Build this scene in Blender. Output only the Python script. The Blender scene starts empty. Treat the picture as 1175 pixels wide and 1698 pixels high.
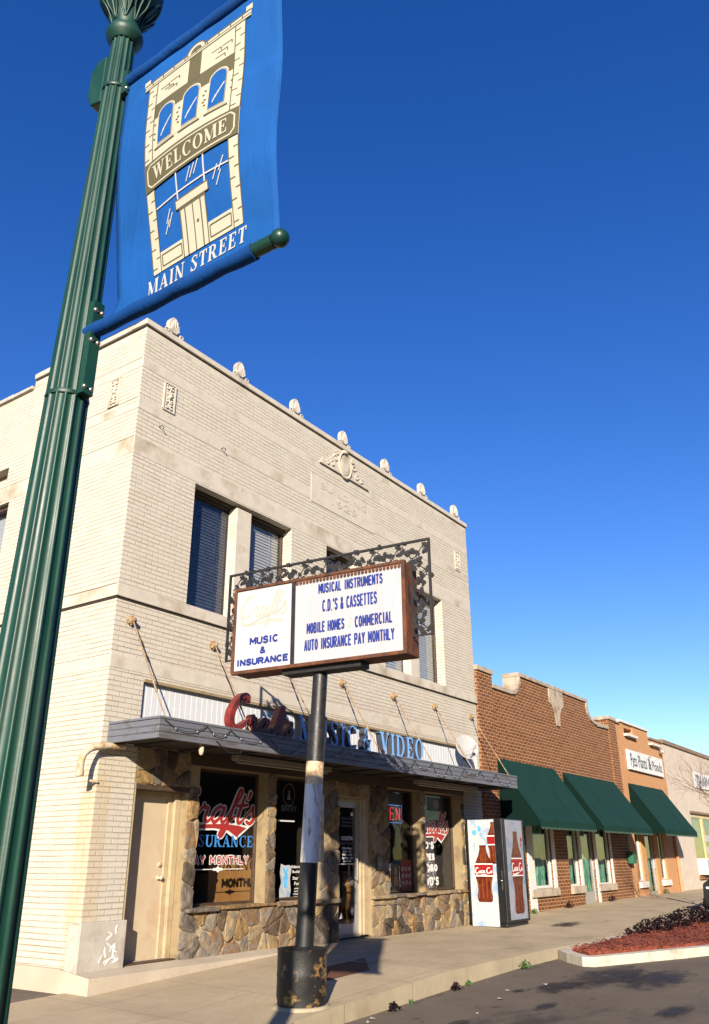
import bpy, bmesh, math, random
from mathutils import Vector, Matrix

S = bpy.context.scene
COL = S.collection
RAD = math.radians

# ------------------------------------------------------------------ camera
cd = bpy.data.cameras.new('camera'); cam = bpy.data.objects.new('camera', cd); COL.objects.link(cam)
cd.sensor_fit = 'VERTICAL'; cd.sensor_height = 36.0; cd.lens = 36.0*1366.81/1698.0
cd.clip_start = 0.05; cd.clip_end = 3000
_r = Vector((0.572, -0.820, -0.005)).normalized(); _f = Vector((0.757, 0.526, 0.387)).normalized()
_u = _r.cross(_f).normalized(); _r = _f.cross(_u).normalized()
cam.matrix_world = Matrix(((_r.x, _u.x, -_f.x, -7.934), (_r.y, _u.y, -_f.y, -9.974), (_r.z, _u.z, -_f.z, 1.239), (0, 0, 0, 1)))
S.camera = cam

# ------------------------------------------------------------------ light
SUNV = Vector((-1.63, -1.0, 0.67)).normalized()          # towards the sun
SUN_EL = math.asin(SUNV.z); SUN_AZ = math.atan2(SUNV.x, SUNV.y)
w = bpy.data.worlds.new('World'); S.world = w; w.use_nodes = True
nt = w.node_tree; nt.nodes.clear()
sky = nt.nodes.new('ShaderNodeTexSky'); sky.sky_type = 'NISHITA'; sky.sun_disc = False
sky.sun_elevation = SUN_EL; sky.sun_rotation = SUN_AZ % (2*math.pi)
sky.altitude = 300; sky.air_density = 1.12; sky.dust_density = 0.0; sky.ozone_density = 3.0
hs = nt.nodes.new('ShaderNodeHueSaturation'); hs.inputs['Saturation'].default_value = 1.33; hs.inputs['Hue'].default_value = 0.522
bg = nt.nodes.new('ShaderNodeBackground'); bg.inputs['Strength'].default_value = 0.077
wo = nt.nodes.new('ShaderNodeOutputWorld')
nt.links.new(sky.outputs[0], hs.inputs['Color']); nt.links.new(hs.outputs[0], bg.inputs['Color']); nt.links.new(bg.outputs[0], wo.inputs[0])
sl = bpy.data.lights.new('sun', 'SUN'); sl.energy = 5.0; sl.angle = RAD(0.5); sl.color = (1.0, 0.885, 0.73)
so = bpy.data.objects.new('sun', sl); COL.objects.link(so)
so.rotation_euler = SUNV.to_track_quat('Z', 'Y').to_euler(); so.location = SUNV*60
S.view_settings.view_transform = 'Standard'; S.view_settings.look = 'None'
S.view_settings.exposure = 1.25; S.view_settings.gamma = 1.0; S.view_settings.use_curve_mapping = False

# ------------------------------------------------------------------ helpers
random.seed(7)
OFF = {}

def link_props(o, label=None, cat=None, group=None, kind=None):
    if label: o['label'] = label
    if cat: o['category'] = cat
    if group: o['group'] = group
    if kind: o['kind'] = kind
    return o

def thing(name, label, cat, loc=(0, 0, 0), group=None, rotz=None):
    """Empty at the base of a thing; children meshes are given in world coords unless rotz is set (then local)."""
    o = bpy.data.objects.new(name, None); COL.objects.link(o); o.empty_display_size = 0.2
    o.location = loc
    OFF[o] = Vector(loc)
    if rotz is not None:
        o.rotation_euler = (0, 0, rotz); OFF[o] = Vector((0, 0, 0))
    return link_props(o, label, cat, group)

class MB:
    def __init__(s): s.v = []; s.f = []; s.m = []; s.sm = []
    def add(s, vs, fs, mi=0, smooth=False):
        b = len(s.v); s.v += [tuple(p) for p in vs]
        for f in fs:
            s.f.append([b+i for i in f]); s.m.append(mi); s.sm.append(smooth)
        return s
    def box(s, x0, y0, z0, x1, y1, z1, mi=0):
        return s.add([(x0, y0, z0), (x1, y0, z0), (x1, y1, z0), (x0, y1, z0), (x0, y0, z1), (x1, y0, z1), (x1, y1, z1), (x0, y1, z1)],
              [(0, 3, 2, 1), (4, 5, 6, 7), (0, 1, 5, 4), (1, 2, 6, 5), (2, 3, 7, 6), (3, 0, 4, 7)], mi)
    def quad(s, a, b, c, d, mi=0): return s.add([a, b, c, d], [(0, 1, 2, 3)], mi)
    def prism(s, pts, d0, d1, fn, mi=0, smooth=False):
        """polygon pts (2d) extruded from depth d0 to d1; fn(x,y,d)->world"""
        n = len(pts)
        vs = [fn(x, y, d0) for x, y in pts]+[fn(x, y, d1) for x, y in pts]
        fs = [tuple(range(n))[::-1], tuple(range(n, 2*n))]+[(i, (i+1) % n, n+(i+1) % n, n+i) for i in range(n)]
        return s.add(vs, fs, mi, smooth)
    def tube(s, path, r, n=8, mi=0, caps=True, smooth=True):
        P = [Vector(p) for p in path]; k = len(P)
        rr = r if isinstance(r, (list, tuple)) else [r]*k
        vs = []; up = None
        for i, p in enumerate(P):
            t = (P[min(i+1, k-1)]-P[max(i-1, 0)])
            if t.length < 1e-9: t = Vector((0, 0, 1))
            t.normalize()
            if up is None: up = Vector((0, 0, 1)) if abs(t.z) < .9 else Vector((1, 0, 0))
            a = t.cross(up); 
            if a.length < 1e-6: a = t.cross(Vector((0, 1, 0)))
            a.normalize(); b = a.cross(t).normalized(); up = b
            for j in range(n):
                q = 2*math.pi*j/n; vs.append(p+(a*math.cos(q)+b*math.sin(q))*rr[i])
        fs = [(i*n+j, i*n+(j+1) % n, (i+1)*n+(j+1) % n, (i+1)*n+j) for i in range(k-1) for j in range(n)]
        s.add(vs, fs, mi, smooth)
        if caps:
            s.add(vs[:n], [tuple(range(n))[::-1]], mi); s.add(vs[-n:], [tuple(range(n))], mi)
        return s
    def lathe(s, prof, c=(0, 0, 0), n=24, mi=0, smooth=True, flute=0, nf=16, axis='z'):
        vs = []
        for r, z in prof:
            for j in range(n):
                q = 2*math.pi*j/n
                rr = r*(1-flute*abs(math.cos(q*nf/2))**0.0*max(0, math.cos(q*nf))**.7) if flute else r
                if axis == 'z': vs.append((c[0]+rr*math.cos(q), c[1]+rr*math.sin(q), c[2]+z))
                elif axis == 'y': vs.append((c[0]+rr*math.cos(q), c[1]-z, c[2]+rr*math.sin(q)))
                else: vs.append((c[0]+z, c[1]+rr*math.cos(q), c[2]+rr*math.sin(q)))
        k = len(prof)
        fs = [(i*n+j, i*n+(j+1) % n, (i+1)*n+(j+1) % n, (i+1)*n+j) for i in range(k-1) for j in range(n)]
        s.add(vs, fs, mi, smooth)
        s.add(vs[:n], [tuple(range(n))[::-1]], mi); s.add(vs[-n:], [tuple(range(n))], mi)
        return s
    def ball(s, c, r, n=10, mi=0, sq=(1, 1, 1)):
        m = max(5, n//2+1); vs = []
        for i in range(m+1):
            a = math.pi*i/m
            for j in range(n):
                b = 2*math.pi*j/n
                vs.append((c[0]+r*sq[0]*math.sin(a)*math.cos(b), c[1]+r*sq[1]*math.sin(a)*math.sin(b), c[2]+r*sq[2]*math.cos(a)))
        fs = [(i*n+j, (i+1)*n+j, (i+1)*n+(j+1) % n, i*n+(j+1) % n) for i in range(m) for j in range(n)]
        return s.add(vs, fs, mi, True)
    def build(s, name, mats, parent=None, loc=None, bevel=0, seg=2, merge=True):
        off = OFF[parent] if parent is not None else Vector(loc or (0, 0, 0))
        me = bpy.data.meshes.new(name)
        me.from_pydata([(x-off.x, y-off.y, z-off.z) for x, y, z in s.v], [], s.f)
        if not isinstance(mats, (list, tuple)): mats = [mats]
        for m in mats: me.materials.append(m)
        me.polygons.foreach_set('material_index', s.m)
        me.polygons.foreach_set('use_smooth', s.sm)
        me.update()
        o = bpy.data.objects.new(name, me); COL.objects.link(o)
        if parent is not None: o.parent = parent
        else: o.location = off
        OFF[o] = off
        if bevel:
            b = bm_weld(me)
            md = o.modifiers.new('bevel', 'BEVEL'); md.width = bevel; md.segments = seg; md.limit_method = 'ANGLE'; md.angle_limit = RAD(40)
            md.harden_normals = False
        return o

def bm_weld(me, d=1e-5):
    bm = bmesh.new(); bm.from_mesh(me); bmesh.ops.remove_doubles(bm, verts=bm.verts, dist=d)
    bmesh.ops.recalc_face_normals(bm, faces=bm.faces); bm.to_mesh(me); bm.free()

def FY(Y, x0=0.0, z0=0.0, k=1.0, kz=None):
    """map flat drawing onto a wall that faces -Y ; d = proud distance"""
    kz = k if kz is None else kz
    return lambda x, z, d=0.0: (x0+x*k, Y-d, z0+z*kz)

def wall(mb, x0, x1, z0, z1, y, depth, holes, mi=0, mr=None):
    """front sheet at y facing -Y with rectangular holes and reveals running back by depth"""
    mr = mi if mr is None else mr
    xs = sorted({x0, x1, *[h[0] for h in holes], *[h[1] for h in holes]}); zs = sorted({z0, z1, *[h[2] for h in holes], *[h[3] for h in holes]})
    inside = lambda x, z: any(h[0] < x < h[1] and h[2] < z < h[3] for h in holes)
    for i in range(len(xs)-1):
        for j in range(len(zs)-1):
            if xs[i] < x0-1e-6 or xs[i+1] > x1+1e-6 or zs[j] < z0-1e-6 or zs[j+1] > z1+1e-6: continue
            if not inside((xs[i]+xs[i+1])/2, (zs[j]+zs[j+1])/2):
                mb.quad((xs[i], y, zs[j]), (xs[i+1], y, zs[j]), (xs[i+1], y, zs[j+1]), (xs[i], y, zs[j+1]), mi)
    for a, b, c, d in holes:
        e = y+depth
        mb.quad((a, y, c), (a, e, c), (a, e, d), (a, y, d), mr); mb.quad((b, y, d), (b, e, d), (b, e, c), (b, y, c), mr)
        mb.quad((a, y, d), (a, e, d), (b, e, d), (b, y, d), mr); mb.quad((a, y, c), (b, y, c), (b, e, c), (a, e, c), mr)

def smooth_pts(P, k=8):
    out = []
    n = len(P)
    for i in range(n-1):
        p0 = P[max(i-1, 0)]; p1 = P[i]; p2 = P[i+1]; p3 = P[min(i+2, n-1)]
        for j in range(k):
            t = j/k
            out.append(tuple(.5*((2*p1[c])+(-p0[c]+p2[c])*t+(2*p0[c]-5*p1[c]+4*p2[c]-p3[c])*t*t+(-p0[c]+3*p1[c]-3*p2[c]+p3[c])*t**3) for c in range(len(p1))))
    out.append(tuple(P[-1])); return out

def ribbon(mb, pts, w, fn, mi=0, d0=0.0, d1=0.0, slant=0.0, eps=0.00002, rnd=True):
    """stroke of width w along 2d points (pts may carry their own width as 3rd value)"""
    L = []; R = []
    n = len(pts)
    for i, p in enumerate(pts):
        a = pts[max(i-1, 0)]; b = pts[min(i+1, n-1)]
        tx, ty = b[0]-a[0], b[1]-a[1]; l = math.hypot(tx, ty) or 1
        ww = (p[2] if len(p) > 2 else 1.0)*w/2
        ex = 0
        L.append((p[0]-ty/l*ww, p[1]+tx/l*ww)); R.append((p[0]+ty/l*ww, p[1]-tx/l*ww))
    vs = []
    for i in range(n):
        dd = d1+eps*i
        vs += [fn(L[i][0], L[i][1], dd), fn(R[i][0], R[i][1], dd)]
    fs = [(2*i, 2*i+1, 2*i+3, 2*i+2) for i in range(n-1)]
    mb.add(vs, fs, mi)
    if d0 != d1:
        o = len(vs); vb = []
        for i in range(n): vb += [fn(L[i][0], L[i][1], d0), fn(R[i][0], R[i][1], d0)]
        fs = [(2*i, 2*i+2, o+2*i+2, o+2*i) for i in range(n-1)]+[(2*i+1, o+2*i+1, o+2*i+3, 2*i+3) for i in range(n-1)]
        fs += [(0, o, o+1, 1), (2*n-2, 2*n-1, o+2*n-1, o+2*n-2)]
        mb.add(vs+vb, fs, mi+1 if slant == 'side' else mi)
    if rnd:
        for e in (0, n-1):
            p = pts[e]; r = (p[2] if len(p) > 2 else 1.0)*w/2
            dd = d1-0.00015 if d1 > 0.0002 else d1-0.00015
            c = [(p[0]+r*math.cos(q*math.pi/5), p[1]+r*math.sin(q*math.pi/5)) for q in range(10)]
            if d0 == d1: mb.add([fn(x, y, dd) for x, y in c], [tuple(range(10))], mi)
            else: mb.prism(c, d0, dd, fn, mi)

_tc = {}
def text_geo(s, size=1.0, bold=0.0, shear=0.0, align='LEFT', spacing=1.0):
    key = (s, size, bold, shear, align, spacing)
    if key in _tc: return _tc[key]
    c = bpy.data.curves.new('t', 'FONT'); c.body = s; c.size = size; c.offset = bold; c.shear = shear; c.align_x = align; c.space_character = spacing
    c.resolution_u = 3; c.fill_mode = 'FRONT'
    o = bpy.data.objects.new('t', c); COL.objects.link(o)
    dg = bpy.context.evaluated_depsgraph_get()
    me = bpy.data.meshes.new_from_object(o.evaluated_get(dg))
    vs = [(v.co.x, v.co.y) for v in me.vertices]; fs = [tuple(p.vertices) for p in me.polygons]
    bpy.data.objects.remove(o); bpy.data.curves.remove(c); bpy.data.meshes.remove(me)
    _tc[key] = (vs, fs); return vs, fs

def put_text(mb, s, fn, x0, x1, z0, z1, bold=0.0, shear=0.0, mi=0, d=0.003, spacing=1.0, slope=0.0):
    """fit text in the rectangle x0..x1, z0..z1 of the drawing"""
    vs, fs = text_geo(s, 1.0, bold, shear, 'LEFT', spacing)
    if not vs: return
    ax = min(v[0] for v in vs); bx = max(v[0] for v in vs); az = min(v[1] for v in vs); bz = max(v[1] for v in vs)
    out = []
    for x, y in vs:
        X = x0+(x-ax)/(bx-ax)*(x1-x0); Z = z0+(y-az)/(bz-az)*(z1-z0)+slope*(X-x0)
        out.append(fn(X, Z, d))
    mb.add(out, fs, mi)

# serif capitals: list of primitives in a box of height 1 ; ('r',x0,y0,x1,y1) ('p',pts) ('a',cx,cy,rx,ry,a0,a1,wx,wy)
SW, TH, SF = .2, .085, .085
def _stem(x, y0=0, y1=1, lo=True, hi=True, w=SW):
    o = [('r', x, y0, x+w, y1)]
    if lo: o.append(('r', x-.07, y0, x+w+.07, y0+SF))
    if hi: o.append(('r', x-.07, y1-SF, x+w+.07, y1))
    return o
def _tip(x, y0, y1, s=1): return [('p', [(x, y0), (x+.06*s, y0), (x+.06*s, y1), (x-.04*s, y1)])]
GL = {
 'I': (.42, _stem(.11)),
 'L': (.72, _stem(.09)+[('r', .05, 0, .66, SF), ('p', [(.56, 0), (.66, 0), (.68, .32), (.62, .32)])]),
 'E': (.76, _stem(.09)+[('r', .05, 0, .68, SF), ('r', .05, 1-SF, .66, 1), ('r', .2, .47, .5, .55), ('p', [(.58, 0), (.68, 0), (.71, .3), (.65, .3)]), ('p', [(.57, 1), (.66, 1), (.68, .72), (.62, .72)]), ('r', .46, .36, .52, .66)]),
 'T': (.78, _stem(.29, hi=False)+[('r', .04, 1-SF, .74, 1), ('p', [(.04, 1), (.14, 1), (.09, .7), (.03, .7)]), ('p', [(.74, 1), (.64, 1), (.69, .7), (.75, .7)])]),
 'N': (.95, [('r', .12, 0, .12+TH, 1), ('r', .02, 0, .31, SF), ('r', .74, 0, .74+TH, 1), ('r', .64, 1-SF, .93, 1), ('p', [(.02, 1), (.26, 1), (.83, 0), (.62, 0), (.1, .92)])]),
 'M': (1.1, [('r', .11, 0, .11+TH, 1), ('r', .02, 0, .29, SF)]+_stem(.82)+[('p', [(.02, 1), (.25, 1), (.58, .2), (.5, 0), (.44, 0)]), ('p', [(.5, 0), (.58, .2), (.82, 1), (.9, 1), (.53, 0)])]),
 'W': (1.25, [('p', [(.08, 1), (.29, 1), (.5, .25), (.42, 0), (.36, 0)]), ('p', [(.36, 0), (.42, 0), (.68, .95), (.6, .95)]), ('p', [(.52, 1), (.73, 1), (.92, .25), (.84, 0), (.78, 0)]), ('p', [(.78, 0), (.84, 0), (1.16, 1), (1.07, 1)]), ('r', .0, 1-SF, .37, 1), ('r', .46, 1-SF, .8, 1), ('r', .98, 1-SF, 1.24, 1)]),
 'V': (.92, [('p', [(.08, 1), (.3, 1), (.53, .22), (.46, 0), (.4, 0)]), ('p', [(.4, 0), (.47, 0), (.83, 1), (.74, 1)]), ('r', .0, 1-SF, .38, 1), ('r', .66, 1-SF, .91, 1)]),
 'A': (.92, [('p', [(.4, 1), (.52, 1), (.86, 0), (.64, 0), (.42, .8)]), ('p', [(.4, .95), (.46, .85), (.17, 0), (.09, 0)]), ('r', .24, .28, .66, .36), ('r', .0, 0, .27, SF), ('r', .56, 0, .92, SF)]),
 'O': (.94, [('a', .47, .5, .44, .52, 0, 360, .2, .07)]),
 'C': (.88, [('a', .47, .5, .44, .52, 48, 312, .2, .07), ('p', [(.7, .99), (.78, 1.0), (.78, .68), (.73, .68)]), ('p', [(.7, .01), (.78, .12), (.78, .2), (.72, .2)])]),
 'D': (.92, _stem(.09, lo=False, hi=False)+[('r', .02, 0, .45, SF), ('r', .02, 1-SF, .45, 1), ('a', .4, .5, .46, .5, -90, 90, .2, .085)]),
 'S': (.7, [('a', .35, .74, .28, .28, 40, 200, .13, .08), ('a', .35, .27, .3, .29, -155, 40, .13, .08), ('p', [(.08, .72), (.23, .78), (.62, .34), (.5, .2), (.3, .5)]), ('p', [(.55, .98), (.62, 1), (.62, .68), (.57, .68)]), ('p', [(.06, .34), (.11, .34), (.14, .02), (.06, 0)])]),
 'R': (.92, _stem(.09)+[('r', .2, 1-SF, .45, 1), ('r', .2, .46, .45, .54), ('a', .42, .73, .3, .27, -90, 90, .18, .085), ('p', [(.36, .48), (.56, .5), (.84, 0), (.62, 0)]), ('r', .6, 0, .92, SF)]),
 'U': (.92, [('r', .1, .3, .3, 1), ('r', .02, 1-SF, .4, 1), ('a', .455, .33, .36, .35, 180, 360, .19, .1), ('r', .73, .3, .815, 1), ('r', .62, 1-SF, .92, 1)]),
 '&': (1.0, [('a', .42, .75, .22, .27, 0, 360, .11, .07), ('a', .38, .28, .34, .3, 60, 330, .17, .07), ('p', [(.22, .72), (.42, .72), (.98, 0), (.72, 0)]), ('p', [(.62, .1), (.68, .05), (.94, .5), (.86, .5)]), ('r', .76, .46, 1.0, .53)]),
 ' ': (.4, []),
}
def serif_width(s, sp=.08): return sum(GL[c][0]+sp for c in s)-sp
def serif_text(mb, s, fn, x0, x1, z0, z1, mi=0, d0=0.003, d1=None, shear=0.0, sp=.08, side=None):
    d1 = d0 if d1 is None else d1
    W_ = serif_width(s, sp)+shear; kx = (x1-x0)/W_; kz = z1-z0; X = 0
    for ch in s:
        wd, prims = GL[ch]
        g = lambda x, y, d, X=X: fn(x0+(X+x+shear*y)*kx, z0+y*kz, d)
        for n, p in enumerate(prims):
            e = .00025*n
            if p[0] == 'r': poly = [(p[1], p[2]), (p[3], p[2]), (p[3], p[4]), (p[1], p[4])]
            elif p[0] == 'p': poly = p[1]
            if p[0] == 'a':
                _, cx, cy, rx, ry, a0, a1, wx, wy = p
                k = max(6, int(abs(a1-a0)/18)); A = [RAD(a0+(a1-a0)*i/k) for i in range(k+1)]
                o = [(cx+rx*math.cos(a), cy+ry*math.sin(a)) for a in A]; q = [(cx+(rx-wx)*math.cos(a), cy+(ry-wy)*math.sin(a)) for a in A]
                m = k+1
                mb.add([g(x, y, d1+e) for x, y in o+q], [(i, i+1, m+i+1, m+i) for i in range(k)], mi)
                if d0 != d1:
                    mb.add([g(x, y, d1+e) for x, y in o+q]+[g(x, y, d0) for x, y in o+q],
                        [(i, i+1, 2*m+i+1, 2*m+i) for i in range(k)]+[(m+i, m+i+1, 3*m+i+1, 3*m+i) for i in range(k)]+[(0, m, 3*m, 2*m), (k, m+k, 3*m+k, 2*m+k)], side if side is not None else mi)
            elif d0 == d1: mb.add([g(x, y, d1+e) for x, y in poly], [tuple(range(len(poly)))], mi)
            else:
                k = len(poly)
                mb.add([g(x, y, d1+e) for x, y in poly], [tuple(range(k))], mi)
                mb.add([g(x, y, d1+e) for x, y in poly]+[g(x, y, d0) for x, y in poly], [(i, (i+1) % k, k+(i+1) % k, k+i) for i in range(k)], side if side is not None else mi)
        X += wd+sp

# plain block capitals as strokes in a unit box
def _arc(cx, cy, rx, ry, a0, a1, n=8): return [(cx+rx*math.cos(RAD(a0+(a1-a0)*i/n)), cy+ry*math.sin(RAD(a0+(a1-a0)*i/n))) for i in range(n+1)]
BL = {
 'A': [[(0, 0), (.5, 1), (1, 0)], [(.18, .33), (.82, .33)]], 'B': [[(.5, .52), (0, .52), (0, 1), (.55, 1)]+_arc(.6, .76, .3, .24, 90, -90)+[(.5, .52)]+_arc(.62, .26, .38, .26, 90, -90)+[(0, 0), (0, .52)]],
 'C': [_arc(.52, .5, .52, .5, 50, 310, 12)], 'D': [[(0, 0), (0, 1), (.45, 1)]+_arc(.45, .5, .55, .5, 90, -90, 10)+[(0, 0)]], 'E': [[(1, 0), (0, 0), (0, 1), (1, 1)], [(0, .52), (.85, .52)]],
 'F': [[(0, 0), (0, 1), (1, 1)], [(0, .52), (.85, .52)]], 'G': [_arc(.52, .5, .52, .5, 50, 340, 12)+[(1, .45), (.6, .45)]], 'H': [[(0, 0), (0, 1)], [(1, 0), (1, 1)], [(0, .52), (1, .52)]], 'I': [[(.5, 0), (.5, 1)]],
 'L': [[(0, 1), (0, 0), (1, 0)]], 'M': [[(0, 0), (0, 1), (.5, .3), (1, 1), (1, 0)]], 'N': [[(0, 0), (0, 1), (1, 0), (1, 1)]], 'O': [_arc(.5, .5, .5, .5, 90, 450, 16)], 'P': [[(0, 0), (0, 1), (.6, 1)]+_arc(.6, .74, .4, .26, 90, -90)+[(0, .48)]],
 'R': [[(0, 0), (0, 1), (.6, 1)]+_arc(.6, .75, .38, .25, 90, -90)+[(0, .5)], [(.5, .5), (1, 0)]], 'S': [[(.95, .86)]+_arc(.5, .76, .45, .24, 60, 270)+_arc(.5, .25, .48, .25, 90, -130)+[(.02, .14)]], 'T': [[(0, 1), (1, 1)], [(.5, 1), (.5, 0)]],
 'U': [[(0, 1), (0, .3)]+_arc(.5, .3, .5, .3, 180, 360)+[(1, 1)]], 'V': [[(0, 1), (.5, 0), (1, 1)]], 'W': [[(0, 1), (.25, 0), (.5, .8), (.75, 0), (1, 1)]], 'X': [[(0, 0), (1, 1)], [(0, 1), (1, 0)]], 'Y': [[(0, 1), (.5, .5), (1, 1)], [(.5, .5), (.5, 0)]],
 '&': [[(1, 0), (.25, .75)]+_arc(.45, .82, .22, .18, 200, -40)+[(.1, .35)]+_arc(.4, .22, .36, .22, 160, 330)+[(.95, .42)]], "'": [[(.5, 1), (.45, .8)]], '.': [[(.45, .0), (.55, .0)]], '/': [[(0, 0), (1, 1)]], ' ': [],
}
BLW = {'I': .38, "'": .22, '.': .22, ' ': .55, 'M': 1.2, 'W': 1.3, 'L': .85, 'E': .88, 'F': .85, 'S': .95}
def block(mb, s, fn, x0, x1, z0, z1, w, mi=0, d=0.002, gap=.42, wx=None):
    tot = sum(BLW.get(c, 1.0) for c in s)+gap*(len(s)-1); k = (x1-x0-w)/tot; X = x0+w/2; cnt = 0
    for ch in s:
        cw = BLW.get(ch, 1.0)*k
        for st in BL[ch]:
            for p, q in zip(st, st[1:]):
                a = (X+p[0]*cw, z0+w/2+p[1]*(z1-z0-w)); b = (X+q[0]*cw, z0+w/2+q[1]*(z1-z0-w))
                l = math.hypot(b[0]-a[0], b[1]-a[1])
                if l < 1e-6: continue
                tx, tz = (b[0]-a[0])/l*w*.28, (b[1]-a[1])/l*w*.28; nx, nz = -(b[1]-a[1])/l*w/2, (b[0]-a[0])/l*w/2
                if cnt and len(st) > 3: pass
                dd = d+.00003*(cnt % 40); cnt += 1
                mb.add([fn(a[0]-tx+nx, a[1]-tz+nz, dd), fn(a[0]-tx-nx, a[1]-tz-nz, dd), fn(b[0]+tx-nx, b[1]+tz-nz, dd), fn(b[0]+tx+nx, b[1]+tz+nz, dd)], [(0, 1, 2, 3)], mi)
        X += cw+gap*k

# script strokes, box about 0..3.4 x -.6..1.25
SCRIPT = {
 'C': (.0, [[(.78, .98, .7), (.72, 1.14, .9), (.5, 1.14, 1), (.22, .82, 1.1), (.1, .42, 1.2), (.2, .1, 1.1), (.48, .02, 1), (.78, .2, .8), (.92, .32, .6)]]),
 'r': (.92, [[(0, .3, .6), (.12, .5, .8), (.17, .6, 1), (.2, .48, .8), (.34, .5, .8), (.3, .2, 1), (.34, .02, 1), (.46, .06, .8), (.58, .26, .6)]]),
 'a': (1.44, [[(.46, .46, .8), (.3, .56, .9), (.1, .4, 1), (.04, .14, 1), (.16, .0, 1), (.34, .16, .8), (.48, .5, .9)], [(.48, .52, 1), (.42, .2, 1), (.46, .02, 1), (.56, .04, .8), (.68, .22, .6)]]),
 'f': (2.06, [[(0, .2, .6), (.2, .5, .8), (.42, .95, .8), (.46, 1.18, .9), (.36, 1.2, 1), (.28, .9, 1.1), (.16, .3, 1.2), (.04, -.2, 1.2), (-.06, -.46, 1.1), (-.16, -.42, .9), (-.06, -.16, .7), (.2, .1, .7), (.36, .24, .6)]]),
 't': (2.42, [[(.26, 1.0, 1), (.14, .4, 1.1), (.14, .06, 1.1), (.26, .02, .9), (.4, .2, .6)], [(.0, .62, .8), (.2, .64, .9), (.44, .68, .8)]]),
 "'": (2.82, [[(.08, 1.12, 1.2), (.04, .9, .7)]]),
 's': (2.9, [[(-.1, .2, .6), (.14, .46, .7), (.22, .62, 1), (.26, .4, 1), (.32, .16, 1.1), (.2, .0, 1), (.04, .06, .9)]]),
 'swash': (0, [[(.15, -.40, .8), (.8, -.42, 1.2), (1.5, -.36, 1.5), (2.2, -.30, 1.9), (2.75, -.34, 2.5), (3.0, -.40, 2.7)]]),
}
def script(mb, letters, fn, x0, z0, k, w, mi=0, d=0.003, kz=None, dd=0.0, skip=()):
    kz = kz or k
    step = .00012
    cnt = 0
    for ch in letters:
        ox, strokes = SCRIPT[ch]
        for st in strokes:
            P = smooth_pts([(p[0]+ox, p[1], p[2]) for p in st], 6)
            P = [(x0+(x+.18*y)*k, z0+y*kz, q) for x, y, q in P]
            ribbon(mb, P, w, fn, mi, d0=d+cnt*step-dd, d1=d+cnt*step, eps=0.000004); cnt += 1

# ------------------------------------------------------------------ materials
ALB = .74
def sc(c): return tuple(x*ALB for x in c[:3])
class NT:
    def __init__(s, name):
        s.m = bpy.data.materials.new(name); s.m.use_nodes = True; s.t = s.m.node_tree; s.t.nodes.clear()
        s.out = s.n('ShaderNodeOutputMaterial')
    def n(s, ty, **kw):
        x = s.t.nodes.new(ty)
        for k, v in kw.items(): setattr(x, k, v)
        return x
    def l(s, a, b): s.t.links.new(a, b)
    def setv(s, inp, v):
        if hasattr(v, 'is_output'): s.l(v, inp)
        elif isinstance(v, (tuple, list)) and len(v) == 3 and inp.type == 'RGBA': inp.default_value = (*v, 1)
        else: inp.default_value = v
    def math(s, op, a, b=0.0, c=0.0, clamp=False):
        x = s.n('ShaderNodeMath', operation=op); x.use_clamp = clamp
        s.setv(x.inputs[0], a); s.setv(x.inputs[1], b); s.setv(x.inputs[2], c)
        return x.outputs[0]
    def mix(s, f, a, b):
        x = s.n('ShaderNodeMix', data_type='RGBA'); s.setv(x.inputs['Factor'], f); s.setv(x.inputs['A'], a); s.setv(x.inputs['B'], b)
        return x.outputs['Result']
    def pos(s): return s.n('ShaderNodeNewGeometry').outputs['Position']
    def xyz(s, v):
        x = s.n('ShaderNodeSeparateXYZ'); s.l(v, x.inputs[0]); return x.outputs
    def comb(s, a, b, c):
        x = s.n('ShaderNodeCombineXYZ'); s.setv(x.inputs[0], a); s.setv(x.inputs[1], b); s.setv(x.inputs[2], c); return x.outputs[0]
    def noise(s, vec, scale, detail=4, rough=.55, stretch=None, dist=0.0):
        if stretch:
            mp = s.n('ShaderNodeVectorMath', operation='MULTIPLY'); s.l(vec, mp.inputs[0]); mp.inputs[1].default_value = stretch; vec = mp.outputs[0]
        x = s.n('ShaderNodeTexNoise'); x.inputs['Scale'].default_value = scale; x.inputs['Detail'].default_value = detail; x.inputs['Roughness'].default_value = rough; x.inputs['Distortion'].default_value = dist
        s.l(vec, x.inputs['Vector']); return x.outputs['Fac']
    def ramp(s, f, a, b, va=0.0, vb=1.0):
        x = s.n('ShaderNodeMapRange'); x.clamp = True
        s.setv(x.inputs[0], f); x.inputs[1].default_value = a; x.inputs[2].default_value = b; x.inputs[3].default_value = va; x.inputs[4].default_value = vb
        return x.outputs[0]
    def bump(s, h, strength=.3, dist=.01):
        x = s.n('ShaderNodeBump'); x.inputs['Strength'].default_value = strength; x.inputs['Distance'].default_value = dist; s.setv(x.inputs['Height'], h)
        return x.outputs[0]
    def bsdf(s, col, rough=.6, metal=0.0, normal=None, spec=.5):
        p = s.n('ShaderNodeBsdfPrincipled'); s.setv(p.inputs['Base Color'], col); s.setv(p.inputs['Roughness'], rough); s.setv(p.inputs['Metallic'], metal)
        p.inputs['Specular IOR Level'].default_value = spec
        if normal is not None: s.l(normal, p.inputs['Normal'])
        s.l(p.outputs[0], s.out.inputs[0]); return p

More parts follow.
